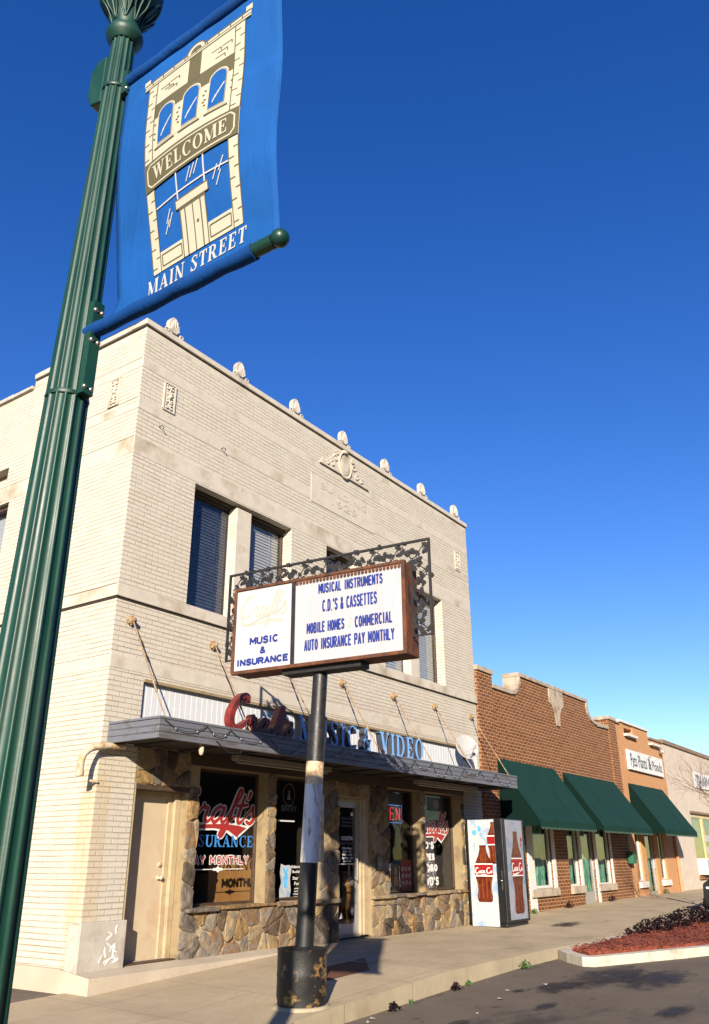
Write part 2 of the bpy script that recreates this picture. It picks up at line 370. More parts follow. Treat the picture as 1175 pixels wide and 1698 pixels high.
def pm(name, col, rough=.6, var=.18, scale=5.0, bump=.15, metal=0.0, dirt=None, dirt_amt=.0, dirt_scale=3.0, spec=.4, bscale=40.0, stretch=None, bdist=.01):
    """general painted / stone / metal surface: colour mottling, fine bump, optional dirt patches"""
    N = NT(name); p = N.pos(); col = sc(col); dirt = sc(dirt) if dirt else None
    f = N.noise(p, scale, 5, .6, stretch)
    c = N.mix(N.ramp(f, .3, .7), tuple(x*(1-var) for x in col), tuple(min(1, x*(1+var)) for x in col))
    if dirt:
        g = N.noise(p, dirt_scale, 6, .65, stretch)
        c = N.mix(N.ramp(g, .62-.25*dirt_amt, .72-.1*dirt_amt, 0, 1), c, dirt)
    r = N.ramp(f, .3, .7, max(.03, rough-.08), min(1, rough+.08))
    nb = N.bump(N.noise(p, bscale, 5, .65), bump, bdist) if bump else None
    N.bsdf(c, r, metal, nb, spec); return N.m

def brick_mat(name, course, length, brick_a, brick_b, joint, hw=.15, vw=.035, vstr=.35, stain=None, rough=.75, jn=1.0, spots=None):
    brick_a, brick_b, joint = sc(brick_a), sc(brick_b), sc(joint); stain = sc(stain) if stain else None
    spots = [(*q[:6], sc(q[6]), q[7]) for q in (spots or [])]
    N = NT(name); p = N.pos(); X, Y, Z = N.xyz(p)
    nx = N.math('ABSOLUTE', N.xyz(N.n('ShaderNodeNewGeometry').outputs['True Normal'])[0])
    s = N.math('GREATER_THAN', nx, .5)
    u = N.math('ADD', N.math('MULTIPLY', s, Y), N.math('MULTIPLY', N.math('SUBTRACT', 1.0, s), X))
    wob = N.math('MULTIPLY', N.math('SUBTRACT', N.noise(p, 2.2, 2), .5), course*.16)
    v = N.math('DIVIDE', N.math('ADD', Z, wob), course); row = N.math('FLOOR', v); fv = N.math('SUBTRACT', v, row)
    off = N.math('MULTIPLY', N.math('MODULO', N.math('ABSOLUTE', row), 2.0), .5)
    uu = N.math('ADD', N.math('DIVIDE', u, length), off); cu = N.math('FLOOR', uu); fu = N.math('SUBTRACT', uu, cu)
    hj = N.math('SUBTRACT', 1.0, N.ramp(N.math('ABSOLUTE', N.math('SUBTRACT', fv, .5)), .5-hw, .5-hw*.45, 1, 0)) 
    hj = N.ramp(N.math('ABSOLUTE', N.math('SUBTRACT', fv, .5)), .5-hw, .5-hw*.4, 0, 1)
    vj = N.ramp(N.math('ABSOLUTE', N.math('SUBTRACT', fu, .5)), .5-vw, .5-vw*.4, 0, 1)
    wn = N.n('ShaderNodeTexWhiteNoise', noise_dimensions='2D'); N.l(N.comb(row, cu, 0.0), wn.inputs['Vector'])
    base = N.mix(wn.outputs['Value'], brick_a, brick_b)
    mot = N.noise(p, 9, 5, .65); base = N.mix(N.ramp(mot, .35, .75, 0, .28), base, tuple(x*.72 for x in brick_a))
    jv = N.ramp(N.noise(p, 1.6, 4, .6, (1, 1, 2.5)), .34, .66, 1-jn*.75, 1.0)
    jm = N.math('MAXIMUM', N.math('MULTIPLY', hj, jv), N.math('MULTIPLY', N.math('MULTIPLY', vj, vstr), jv))
    c = N.mix(jm, base, joint)
    if stain:
        g = N.noise(p, 1.3, 6, .6, (1.6, 1.6, .35)); c = N.mix(N.ramp(g, .5, .78, 0, .38), c, stain); g2 = N.noise(p, 2.2, 6, .7, (3.5, 3.5, .12)); c = N.mix(N.ramp(g2, .58, .78, 0, .45), c, tuple(x*.72 for x in stain))
    for sp in (spots or []):        # (axis values) rust or dirt run with a place of its own: x0,x1,y0,y1,z0,z1,colour,amount
        x0, x1, y0, y1, z0, z1, colr, amt = sp
        wob2 = N.math('MULTIPLY', N.math('SUBTRACT', N.noise(p, 3.5, 4), .5), .35)
        def band(val, a, b, e):
            return N.math('MULTIPLY', N.ramp(val, a-e, a+e, 0, 1), N.ramp(val, b-e, b+e, 1, 0))
        m = N.math('MULTIPLY', N.math('MULTIPLY', band(N.math('ADD', X, wob2), x0, x1, .06), band(N.math('ADD', Y, wob2), y0, y1, .06)), band(N.math('ADD', Z, N.math('MULTIPLY', wob2, 2.0)), z0, z1, .3))
        m = N.math('MULTIPLY', m, N.ramp(N.noise(p, 12, 5, .7, (1, 1, .3)), .35, .65, .25, 1))
        c = N.mix(N.math('MULTIPLY', m, amt), c, colr)
    h = N.math('SUBTRACT', 1.0, N.math('MAXIMUM', hj, N.math('MULTIPLY', vj, min(1, vstr*1.5))))
    h = N.math('ADD', h, N.math('MULTIPLY', mot, .35))
    N.bsdf(c, rough, 0, N.bump(h, .55, .012), .25)
    return N.m

def glass_mat(name, tint=(.75, .8, .85), refl=.1, rough=.02):
    N = NT(name)
    tr = N.n('ShaderNodeBsdfTransparent'); tr.inputs[0].default_value = (*tint, 1)
    gl = N.n('ShaderNodeBsdfGlossy'); gl.inputs['Roughness'].default_value = rough; gl.inputs[0].default_value = (.9, .9, .9, 1)
    N.l(N.bump(N.noise(N.pos(), 1.3, 2), .04, .05), gl.inputs['Normal'])
    lw = N.n('ShaderNodeLayerWeight'); lw.inputs[0].default_value = .5
    fr = N.math('ADD', .05, N.math('MULTIPLY', N.math('POWER', lw.outputs['Facing'], 4.0), .75))
    mx = N.n('ShaderNodeMixShader'); N.l(N.math('MULTIPLY', fr, refl*10, clamp=True), mx.inputs[0])
    N.l(tr.outputs[0], mx.inputs[1]); N.l(gl.outputs[0], mx.inputs[2]); N.l(mx.outputs[0], N.out.inputs[0]); return N.m

M = {}
M['white_brick'] = brick_mat('white_brick', .0755, .25, (.575, .52, .425), (.61, .56, .465), (.29, .23, .16), hw=.13, vw=.035, vstr=.45, stain=(.52, .44, .33), jn=1.0,
    spots=[(-.3, .25, -.2, .32, -.2, 2.45, (.50, .33, .10), .55), (-.2, .62, -.2, .02, -.1, 1.9, (.48, .46, .43), .5), (1.2, 11.5, -.2, .1, 3.75, 4.25, (.42, .32, .27), .45)])
M['limestone'] = pm('limestone', (.55, .495, .41), .8, .08, 4, .2, dirt=(.36, .30, .21), dirt_amt=.38, dirt_scale=1.1)
M['limestone_grey'] = pm('limestone_grey', (.48, .44, .38), .85, .1, 5, .3, dirt=(.35, .3, .24), dirt_amt=.5, dirt_scale=2.0)
M['shadow_dark'] = pm('shadow_dark', (.05, .035, .025), .9, .2)
M['brown_brick'] = brick_mat('brown_brick', .09, .25, (.15, .050, .016), (.235, .088, .03), (.52, .34, .19), hw=.12, vw=.055, vstr=.95, stain=None, jn=.35)
M['orange_wall'] = pm('orange_wall', (.54, .285, .13), .85, .1, 3, .3, dirt=(.5, .22, .08), dirt_amt=.5, bscale=25)
M['pale_wall'] = pm('pale_wall', (.60, .52, .42), .85, .06, 2, .25, dirt=(.55, .43, .36), dirt_amt=.4, bscale=20)
M['coping_brown'] = pm('coping_brown', (.25, .17, .11), .8, .2, 6, .3)
M['concrete_cap'] = pm('concrete_cap', (.46, .38, .29), .85, .12, 5, .35, dirt=(.27, .2, .14), dirt_amt=.6)
M['siding'] = pm('siding', (.60, .61, .62), .5, .04, 3, .05)
M['canopy_metal'] = pm('canopy_metal', (.15, .155, .18), .45, .12, 3, .05, dirt=(.1, .085, .07), dirt_amt=.4, stretch=(.4, 1, 2))
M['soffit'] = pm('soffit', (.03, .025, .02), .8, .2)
M['fixture_white'] = pm('fixture_white', (.3, .26, .21), .5, .1)
M['door_beige'] = pm('door_beige', (.54, .43, .29), .55, .05, 2.5, .08, dirt=(.5, .36, .24), dirt_amt=.35, dirt_scale=2.2)
M['door_trim'] = pm('door_trim', (.46, .36, .22), .6, .08, 4, .12, dirt=(.34, .24, .14), dirt_amt=.35)
M['trim_beige'] = pm('trim_beige', (.31, .235, .13), .6, .08, 4, .12, dirt=(.2, .14, .08), dirt_amt=.4)
M['wood_dark'] = pm('wood_dark', (.07, .042, .025), .6, .3, 6, .2, stretch=(1, 1, 4))
M['wood_orange'] = pm('wood_orange', (.42, .21, .065), .5, .18, 5, .15, stretch=(6, 6, .6))
M['alu'] = pm('alu', (.42, .4, .38), .4, .08, 4, .05, metal=.3)
M['white_frame'] = pm('white_frame', (.7, .68, .62), .55, .06)
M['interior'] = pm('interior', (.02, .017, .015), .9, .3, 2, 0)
M['carpet'] = pm('carpet', (.05, .04, .035), .95, .2, 8, .2)
M['ceiling_tile'] = pm('ceiling_tile', (.1, .1, .1), .9, .1)
M['glass_shop'] = glass_mat('glass_shop', (.85, .85, .85), .08)
M['glass_upper'] = glass_mat('glass_upper', (.8, .84, .9), .12)
M['glass_green'] = glass_mat('glass_green', (.7, .85, .8), .11)
M['blind_dark'] = pm('blind_dark', (.055, .065, .095), .6, .3, 8, 0)
M['blind_pale'] = pm('blind_pale', (.5, .48, .44), .7, .15, 6, .05, stretch=(.5, 1, 9))
M['curtain_green'] = pm('curtain_green', (.10, .27, .18), .8, .45, 7, .3, stretch=(2.2, 2.2, .5), dirt=(.4, .5, .44), dirt_amt=.7, dirt_scale=6)
M['red_paint'] = pm('red_paint', (.36, .03, .025), .45, .12)
M['dark_red_letter'] = pm('dark_red_letter', (.19, .022, .02), .4, .35, 9, .1, dirt=(.06, .02, .015), dirt_amt=.5)
M['white_vinyl'] = pm('white_vinyl', (.78, .76, .74), .5, .04)
M['blue_vinyl'] = pm('blue_vinyl', (.05, .24, .62), .5, .08)
M['letter_blue'] = pm('letter_blue', (.20, .44, .85), .4, .12)
M['letter_side'] = pm('letter_side', (.05, .055, .075), .5, .2)
M['navy_text'] = pm('navy_text', (.014, .03, .21), .5, .12)
M['board_white'] = pm('board_white', (.78, .77, .75), .5, .03, 3, .02, dirt=(.6, .56, .5), dirt_amt=.3)
M['faded_cream'] = pm('faded_cream', (.435, .405, .345), .6, .05)
M['sign_white'] = pm('sign_white', (.475, .475, .475), .45, .03, 3, .02)
M['sign_corrugated'] = pm('sign_corrugated', (.43, .425, .445), .45, .05, 4, .02, stretch=(3, 3, .4), dirt=(.41, .39, .40), dirt_amt=.35, dirt_scale=2)
M['rust_frame'] = pm('rust_frame', (.12, .039, .013), .75, .4, 9, .4, dirt=(.045, .018, .01), dirt_amt=.65, dirt_scale=6, stretch=(1, 1, .6))
M['black_iron'] = pm('black_iron', (.014, .012, .012), .6, .3, 9, .2)
M['black_paint'] = pm('black_paint', (.016, .015, .016), .45, .3, 7, .2)
M['green_paint'] = pm('green_paint', (.005, .046, .030), .46, .25, 5, .06, spec=.4, dirt=(.012, .045, .032), dirt_amt=.6, dirt_scale=4, stretch=(2, 2, .5))
M['steel_bolt'] = pm('steel_bolt', (.5, .45, .36), .3, .1, 5, 0, metal=.9)
M['banner_blue'] = pm('banner_blue', (.008, .078, .30), .75, .1, 2.0, .1, bscale=200)
def cloth_mat(name, col, rough=.8):
    N = NT(name); p = N.pos(); col = sc(col)
    f = N.noise(p, 2.5, 5, .6); c = N.mix(N.ramp(f, .3, .7), tuple(x*.86 for x in col), tuple(min(1, x*1.12) for x in col))
    cr = N.noise(p, 7, 4, .6, (1, 1, .28), 1.2); wv = N.noise(p, 420, 1)
    h = N.math('ADD', N.math('MULTIPLY', cr, 1.0), N.math('MULTIPLY', wv, .05))
    b = N.bsdf(c, rough, 0, N.bump(h, .28, .03), .15)
    tl = N.n('ShaderNodeBsdfTranslucent'); N.setv(tl.inputs[0], c); mx = N.n('ShaderNodeMixShader'); mx.inputs[0].default_value = .18
    N.l(b.outputs[0], mx.inputs[1]); N.l(tl.outputs[0], mx.inputs[2]); N.l(mx.outputs[0], N.out.inputs[0]); return N.m
M['banner_blue'] = cloth_mat('banner_blue', (.009, .10, .375))
M['banner_hem'] = cloth_mat('banner_hem', (.005, .06, .25))
M['banner_cream'] = pm('banner_cream', (.44, .415, .315), .8, .04, 4, .05)
M['banner_taupe'] = pm('banner_taupe', (.088, .075, .034), .8, .08, 4, .05)
M['banner_white'] = pm('banner_white', (.44, .44, .44), .8, .04)
M['awning_green'] = pm('awning_green', (.004, .034, .024), .75, .1, 2, .12, bscale=90, spec=.2)
M['awning_side_shaded'] = pm('awning_side_shaded', (.0015, .013, .010), .85, .1, 2, .12, bscale=90, spec=.1)  # darkened copy of the awning green, shade of the sides put into colour
M['awning_trim'] = pm('awning_trim', (.10, .17, .12), .8, .1)
M['rust_pipe'] = pm('rust_pipe', (.42, .27, .13), .75, .35, 12, .5, dirt=(.62, .55, .42), dirt_amt=.9, dirt_scale=9)
M['rod'] = pm('rod', (.30, .19, .09), .7, .4, 14, .3, dirt=(.38, .33, .25), dirt_amt=.5, dirt_scale=9)
M['dish_grey'] = pm('dish_grey', (.36, .36, .35), .5, .06)
M['bulb'] = pm('bulb', (.5, .47, .42), .2, .05)
M['wire'] = pm('wire', (.02, .025, .02), .6, .2)
M['coke_red'] = pm('coke_red', (.30, .012, .012), .4, .12, 6, 0)
M['cola'] = pm('cola', (.10, .014, .006), .3, .5, 7, 0, dirt=(.15, .03, .01), dirt_amt=.6, dirt_scale=6)
M['cola_light'] = pm('cola_light', (.21, .055, .012), .35, .4, 9, 0)
M['ice_panel'] = pm('ice_panel', (.48, .49, .50), .35, .05, 5, 0, dirt=(.19, .33, .50), dirt_amt=.5, dirt_scale=3.5)
M['ice_blue'] = pm('ice_blue', (.12, .42, .72), .4, .35, 10, 0)
M['ice_panel_shaded_dirty'] = pm('ice_panel_shaded_dirty', (.30, .31, .36), .4, .12, 5, 0, dirt=(.14, .22, .36), dirt_amt=.5, dirt_scale=4)  # darker ice copy: dirty plastic plus the shade of this side in the colour
M['machine_black'] = pm('machine_black', (.012, .012, .014), .35, .2, 5, 0)
M['brick_paver'] = brick_mat('brick_paver', .1, .2, (.12, .05, .03), (.19, .08, .05), (.2, .17, .13))
M['mulch_red'] = pm('mulch_red', (.24, .05, .022), .95, .45, 26, .9, dirt=(.1, .022, .012), dirt_amt=.7, dirt_scale=34, bscale=60)
M['island_kerb'] = pm('island_kerb', (.60, .55, .45), .85, .08, 3, .3, dirt=(.4, .35, .27), dirt_amt=.5)
M['tree_bark'] = pm('tree_bark', (.26, .19, .155), .9, .25, 12, .5)
M['leaf_dark'] = pm('leaf_dark', (.012, .006, .008), .9, .5, 14, .1, spec=.1)
M['leaf_green'] = pm('leaf_green', (.05, .11, .025), .7, .4, 14, .1)
M['car_black'] = pm('car_black', (.012, .011, .011), .2, .1, 2, 0, spec=.6)
M['tyre'] = pm('tyre', (.015, .015, .015), .85, .2)
M['chrome'] = pm('chrome', (.6, .6, .6), .15, .05, 3, 0, metal=1.0)
M['lamp_glass'] = pm('lamp_glass', (.8, .8, .78), .15, .03, 3, 0)
M['litter'] = pm('litter', (.36, .33, .28), .8, .2)
M['mailbox_green'] = pm('mailbox_green', (.02, .13, .07), .5, .15)
M['yellow_frame'] = pm('yellow_frame', (.60, .50, .26), .6, .1)
M['tan_blind'] = pm('tan_blind', (.26, .2, .08), .8, .3, 8, .1)
STONES = []
for i, c in enumerate([(.30, .185, .075), (.22, .13, .06), (.16, .105, .06), (.34, .24, .12), (.19, .155, .12), (.25, .195, .13), (.09, .065, .045), (.33, .215, .09)]):
    STONES.append(pm('stone', c, .85, .38, 9, .9, dirt=[tuple(x*.4 for x in c), (.2, .18, .15)][i % 2], dirt_amt=.7, dirt_scale=7, bscale=11, bdist=.03))
M['mortar'] = pm('mortar', (.42, .335, .20), .9, .15, 8, .4)
MT = lambda *k: [M[x] for x in k]

def emit(name, col, st):
    N = NT(name); e = N.n('ShaderNodeEmission'); e.inputs[0].default_value = (*col, 1); e.inputs[1].default_value = st
    N.l(e.outputs[0], N.out.inputs[0]); return N.m
M['neon_red'] = emit('neon_red', (1, .05, .07), .55)
M['neon_blue'] = emit('neon_blue', (.16, .32, 1), .3)
# ------------------------------------------------------------------ ground, street, sidewalk
def interp(T, x):
    if x <= T[0][0]: return T[0][1]
    for (a, b), (c, d) in zip(T, T[1:]):
        if x <= c: return b+(d-b)*(x-a)/(c-a)
    return T[-1][1]
ZB = [(-40, -.55), (-9, -.50), (-3, -.42), (0, -.35), (.9, -.295), (1.5, -.27), (3.8, -.175), (7, -.178), (10, -.2), (12, -.17), (15, -.11), (17, -.08), (22, -.04), (60, .0)]
ZR = [(-40, -.72), (-9, -.66), (0, -.57), (1.5, -.54), (3.8, -.475), (6, -.43), (9, -.43), (15, -.36), (22, -.28), (60, -.2)]
KY = -3.45
def zs(x, y): return interp(ZB, x)+.02*min(0, max(y, -9))
def zr(x, y): return interp(ZR, x)-.012*max(0, abs(y+11)*-1+7.5)*0

def concrete(name, col, jx=None, jy=None, stains=True):
    col = sc(col)
    N = NT(name); p = N.pos(); X, Y, Z = N.xyz(p)
    f = N.noise(p, 1.1, 6, .6); g = N.noise(p, 9, 5, .7)
    c = N.mix(N.ramp(f, .3, .7), tuple(x*.82 for x in col), tuple(x*1.1 for x in col))
    c = N.mix(N.ramp(g, .4, .8, 0, .35), c, tuple(x*.62 for x in col)); c = N.mix(N.ramp(N.noise(p, 28, 4, .75), .58, .7, 0, .3), c, tuple(x*.5 for x in col))
    if stains:
        c = N.mix(N.ramp(N.noise(p, .55, 6, .65, (1, 2.2, 1)), .57, .72, 0, .5), c, (.13, .095, .055))
    h = N.noise(p, 60, 3)
    if jx:
        jm = 0.0
        fx = N.math('PINGPONG', N.math('ADD', X, .35), jx/2); fy = N.math('PINGPONG', N.math('ADD', Y, 40.0), jy/2)
        jm = N.math('MAXIMUM', N.ramp(fx, .006, .016, 1, 0), N.ramp(fy, .006, .016, 1, 0))
        c = N.mix(N.math('MULTIPLY', jm, .3), c, (.1, .08, .055)); h = N.math('SUBTRACT', h, jm)
    N.bsdf(c, .88, 0, N.bump(h, .3, .008), .2); return N.m
M['sidewalk'] = concrete('sidewalk', (.50, .40, .26), 1.55, 1.15)
M['kerb_face'] = concrete('kerb_face', (.44, .37, .25), 1.55, 60)
M['step_conc'] = concrete('step_conc', (.54, .46, .35), stains=False)

def asphalt():
    N = NT('asphalt'); p = N.pos(); X, Y, Z = N.xyz(p)
    f = N.noise(p, .8, 6, .65); g = N.noise(p, 55, 3, .7)
    c = N.mix(N.ramp(f, .3, .7), (.076, .06, .044), (.125, .099, .073))
    c = N.mix(N.ramp(g, .45, .7, 0, .6), c, (.165, .13, .10))
    c = N.mix(N.ramp(N.noise(p, .5, 6, .6, (.8, 1.6, 1)), .55, .66, 0, .8), c, (.03, .026, .022))
    c = N.mix(N.ramp(N.noise(p, 2.6, 4, .6, (1, 1.5, 1)), .64, .7, 0, .7), c, (.018, .015, .013))
    N.bsdf(c, .9, 0, N.bump(g, .5, .012), .25); return N.m
M['asphalt'] = asphalt()
def blotch_mat():
    N = NT('dark_blotch'); p = N.pos(); f = N.noise(p, 5, 6, .7)
    c = N.mix(N.ramp(f, .3, .75), (.012, .011, .010), (.035, .029, .024)); b = N.bsdf(c, .6, 0, None, .4)
    g = N.n('ShaderNodeTexCoord').outputs['Generated']; gx, gy, gz = N.xyz(g)
    r = N.math('SQRT', N.math('ADD', N.math('POWER', N.math('SUBTRACT', gx, .5), 2.0), N.math('POWER', N.math('SUBTRACT', gy, .5), 2.0)))
    q = N.math('ADD', N.math('MULTIPLY', r, 2.0), N.math('MULTIPLY', N.math('SUBTRACT', N.noise(p, 3.0, 6, .7, (1, 1.6, 1)), .5), 2.2))
    tr = N.n('ShaderNodeBsdfTransparent'); mx = N.n('ShaderNodeMixShader'); N.l(N.ramp(q, .2, .95, .85, 0), mx.inputs[0]); N.l(tr.outputs[0], mx.inputs[1]); N.l(b.outputs[0], mx.inputs[2]); N.l(mx.outputs[0], N.out.inputs[0]); return N.m
M['blotch'] = blotch_mat()
M['earth'] = pm('earth', (.16, .13, .085), .95, .3, .3, .2)

mb = MB()
mb.quad((-900, -900, -.95), (900, -900, -.95), (900, 900, -.95), (-900, 900, -.95))
mb.build('ground', M['earth'])['kind'] = 'structure'

mb = MB()
xs = [-60, -40, -20, -9, -4, 0, .9, 1.5, 2.6, 3.8, 6, 9, 12, 15, 18, 22, 30, 45, 60, 90]
for a, b in zip(xs, xs[1:]):
    for y0, y1 in ((-24, -12), (-12, -8), (-8, -5), (-5, KY+.05)):
        mb.quad((a, y0, zr(a, y0)), (b, y0, zr(b, y0)), (b, y1, zr(b, y1)), (a, y1, zr(a, y1)))
    if b <= 0:
        mb.quad((a, KY+.05, zr(a, 0)), (b, KY+.05, zr(b, 0)), (b, .15, zr(b, 0)), (a, .15, zr(a, 0)))
        mb.quad((a, .15, zr(a, 0)), (b, .15, zr(b, 0)), (b, 40, zr(b, 0)+.0), (a, 40, zr(a, 0)))
mb.build('street', M['asphalt'])['kind'] = 'structure'
# darker asphalt patch of the side lot by the building corner
mb = MB(); mb.quad((-9, .12, -.42), (-.065, .12, -.372), (-.065, 30, -.372), (-9, 30, -.42)); mb.build('side_lot', M['asphalt'])['kind'] = 'structure'

def outline_sheet(name, pts, zf, drop, mats, xcuts, skip=()):
    bm = bmesh.new(); vs = [bm.verts.new((x, y, 0)) for x, y in pts]; bm.faces.new(vs)
    for xc in xcuts:
        bmesh.ops.bisect_plane(bm, geom=bm.verts[:]+bm.edges[:]+bm.faces[:], plane_co=(xc, 0, 0), plane_no=(1, 0, 0))
    for f in bm.faces: f.material_index = 0
    be = [e for e in bm.edges if e.is_boundary]
    r = bmesh.ops.extrude_edge_only(bm, edges=be)
    low = {v for v in r['geom'] if isinstance(v, bmesh.types.BMVert)}
    for f in r['geom']:
        if isinstance(f, bmesh.types.BMFace): f.material_index = 1
    for v in bm.verts: v.co.z = zf(v.co.x, v.co.y)-(drop if v in low else 0)
    bmesh.ops.recalc_face_normals(bm, faces=bm.faces)
    me = bpy.data.meshes.new(name); bm.to_mesh(me); bm.free()
    for m in mats: me.materials.append(m)
    o = bpy.data.objects.new(name, me); COL.objects.link(o); OFF[o] = Vector((0, 0, 0)); return o
cor = [(.25-.75*math.sin(RAD(a)), KY-.75+.75*math.cos(RAD(a))) for a in (0, 22, 45, 68, 90)]
pts = [(90, .35), (90, KY)]+[(x, KY) for x in (24, 18, 12, 8, 5, 2)]+cor+[(-.5, -6.5), (-1.2, -8.2), (-2.6, -8.7), (-10, -8.7), (-10, .1), (-.05, .1), (0.02, .1), (.02, .35)]
sw = outline_sheet('sidewalk', pts, zs, .42, MT('sidewalk', 'kerb_face'), [-4, -1.5, 0, .9, 1.5, 2.6, 3.8, 5.5, 7, 8.5, 10, 12, 13.5, 15, 17, 19.5, 22, 30])
sw['kind'] = 'structure'
md = sw.modifiers.new('b', 'BEVEL'); md.width = .02; md.segments = 2; md.limit_method = 'ANGLE'; md.angle_limit = RAD(50)

# entry step along the white building
mb = MB()
for a, b in zip([-.06, .9, 1.5, 2.6, 4.6], [.9, 1.5, 2.6, 4.6]):
    def tz(x, y): return -.125+.12*y-.002*x
    P = [(a, .3), (b, .3), (b, -.35), (a, -.35)]
    mb.add([(x, y, tz(x, y)) for x, y in P]+[(x, y, -.7) for x, y in P], [(3, 2, 1, 0)]+[(2, 3, 7, 6)]+([(3, 0, 4, 7)] if a < 0 else []), 0)
mb.quad((-.06, .3, -.7), (-.06, 14, -.7), (-.06, 14, -.075), (-.06, .3, -.089))
mb.quad((-.06, .3, -.089), (-.06, 14, -.075), (.03, 14, -.075), (.03, .3, -.089))
o = mb.build('concrete_step', M['step_conc']); link_props(o, 'long low pale concrete step under the white brick corner and beige door', 'step')

# patch of dark pavers set in the sidewalk
mb = MB(); P = [(3.05, -1.75), (4.15, -1.72), (3.25, -2.42), (2.1, -2.38)]
vs = [(x, y, zs(x, y)+.006) for x, y in P]; mb.add(vs, [(0, 1, 2, 3)])
mb.build('sidewalk_pavers', M['brick_paver'])['kind'] = 'structure'

# dark ragged patches on the street
def blob(name, cx, cy, rx, ry, n=26, seed=1, dz=.005):
    R = random.Random(seed); vs = []
    for i in range(n):
        q = 2*math.pi*i/n; k = 1+.1*R.uniform(-1, 1)
        x, y = cx+rx*k*math.cos(q), cy+ry*k*math.sin(q); vs.append((x, y, zr(x, y)+dz))
    m = MB(); m.add(vs, [tuple(range(n))]); m.build(name, M['blotch'])['kind'] = 'structure'
def gxy(u, v, z):
    d = _r*((u-587.5)/1366.81)-_u*((v-849)/1366.81)+_f; t = (z-1.239)/d.z
    return -7.934+d.x*t, -9.974+d.y*t
for i, (u, v, rx, ry) in enumerate([(905, 1667, .36, .13), (860, 1645, .2, .1), (1010, 1625, 1.5, .55), (1090, 1630, 1.2, .5), (930, 1640, .7, .3), (760, 1690, .3, .12), (1120, 1680, .5, .2)]):
    x, y = gxy(u, v, -.48); blob('dark_blotch', x, y, rx, ry, seed=i+3, dz=.005+.002*i)

M['damp'] = pm('damp', (.2, .13, .07), .9, .2)
mm = MB(); x, y = gxy(942, 1533, -.2); mm.add([(x+.75*math.cos(k*.3927)*(1+.12*math.sin(k*3)), y+.30*math.sin(k*.3927), zs(x+.75*math.cos(k*.3927), y+.3*math.sin(k*.3927))+.005) for k in range(16)], [tuple(range(16))]); o = mm.build('sidewalk_blotch', M['blotch']); o['kind'] = 'structure'

# ------------------------------------------------------------------ white brick corner building
W, H = 12.0, 10.09
B = thing('corner_building', 'two-storey cream brick corner building with carved roof ornaments and flat canopy over stone shopfront', 'building', (6, 0, -.1))
OPEN_UP = [(1.44, 4.18, 5.19, 7.44), (5.36, 6.48, 5.19, 7.44), (7.64, 10.39, 5.19, 7.44)]
PAN = (.68, 11.86, 2.98, 3.80)
SHOP = (.69, 10.98, -.15, 2.95)
mb = MB()
wall(mb, 0, W, -.15, 9.975, 0, .3, OPEN_UP+[SHOP, PAN])
mb.quad((0, 0, -.15), (0, 0, 9.975), (0, 3.2, 9.975), (0, 3.2, -.15))
# side wall with windows
def side_wall(mb, y0, y1, z0, z1, holes):
    ys = sorted({y0, y1, *[h[0] for h in holes], *[h[1] for h in holes]}); zz = sorted({z0, z1, *[h[2] for h in holes], *[h[3] for h in holes]})
    for a, b in zip(ys, ys[1:]):
        for c, d in zip(zz, zz[1:]):
            if not any(h[0] < (a+b)/2 < h[1] and h[2] < (c+d)/2 < h[3] for h in holes):
                mb.quad((0, b, c), (0, a, c), (0, a, d), (0, b, d))
    for a, b, c, d in holes:
        e = .25
        mb.quad((0, a, c), (e, a, c), (e, a, d), (0, a, d)); mb.quad((0, b, d), (e, b, d), (e, b, c), (0, b, c))
        mb.quad((0, a, d), (e, a, d), (e, b, d), (0, b, d)); mb.quad((0, a, c), (0, b, c), (e, b, c), (e, a, c))
SIDE = [(3.42, 5.2, 5.3, 7.43), (7.2, 9.0, 5.3, 7.43), (11, 12.8, 5.3, 7.43), (3.62, 5.0, 7.95, 8.2)]
side_wall(mb, 3.2, 18, -.15, 9.78, SIDE)
mb.quad((W, 0, -.15), (W, 18, -.15), (W, 18, 9.8), (W, 0, 9.975)); mb.quad((0, 18, -.15), (0, 18, 9.8), (W, 18, 9.8), (W, 18, -.15))
mb.quad((0.3, .3, 9.2), (W-.3, .3, 9.2), (W-.3, 18, 9.2), (.3, 18, 9.2), 1)
mb.quad((0.3, .3, 9.2), (.3, 18, 9.2), (.3, 18, 9.9), (.3, .3, 9.9)); mb.quad((0.3, .3, 9.2), (.3, .3, 9.9), (W-.3, .3, 9.9), (W-.3, .3, 9.2))
mb.quad((W-.3, .3, 9.2), (W-.3, 18, 9.2), (W-.3, 18, 9.9), (W-.3, .3, 9.9))
mb.build('wall', MT('white_brick', 'coping_brown'), B)
# upper-floor rooms behind the glass
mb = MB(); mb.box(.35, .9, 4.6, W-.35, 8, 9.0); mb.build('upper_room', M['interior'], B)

def band(z0, z1, proud, name='stone_band', x0=0.0, x1=W, mat='limestone', side=True, ylen=3.2, bev=.008):
    m = MB(); p = proud
    m.box(x0-(p if side else 0), -p, z0, x1, .02, z1)
    if side: m.box(-p, .02, z0, .02, ylen, z1)
    return m.build(name, M[mat], B, bevel=bev)
band(9.80, 9.955, .004); band(9.14, 9.33, .004); band(8.32, 8.54, .004); band(7.462, 7.79, .006, ylen=16)
band(4.985, 5.185, .045, ylen=16); band(3.89, 4.10, .006, ylen=16)
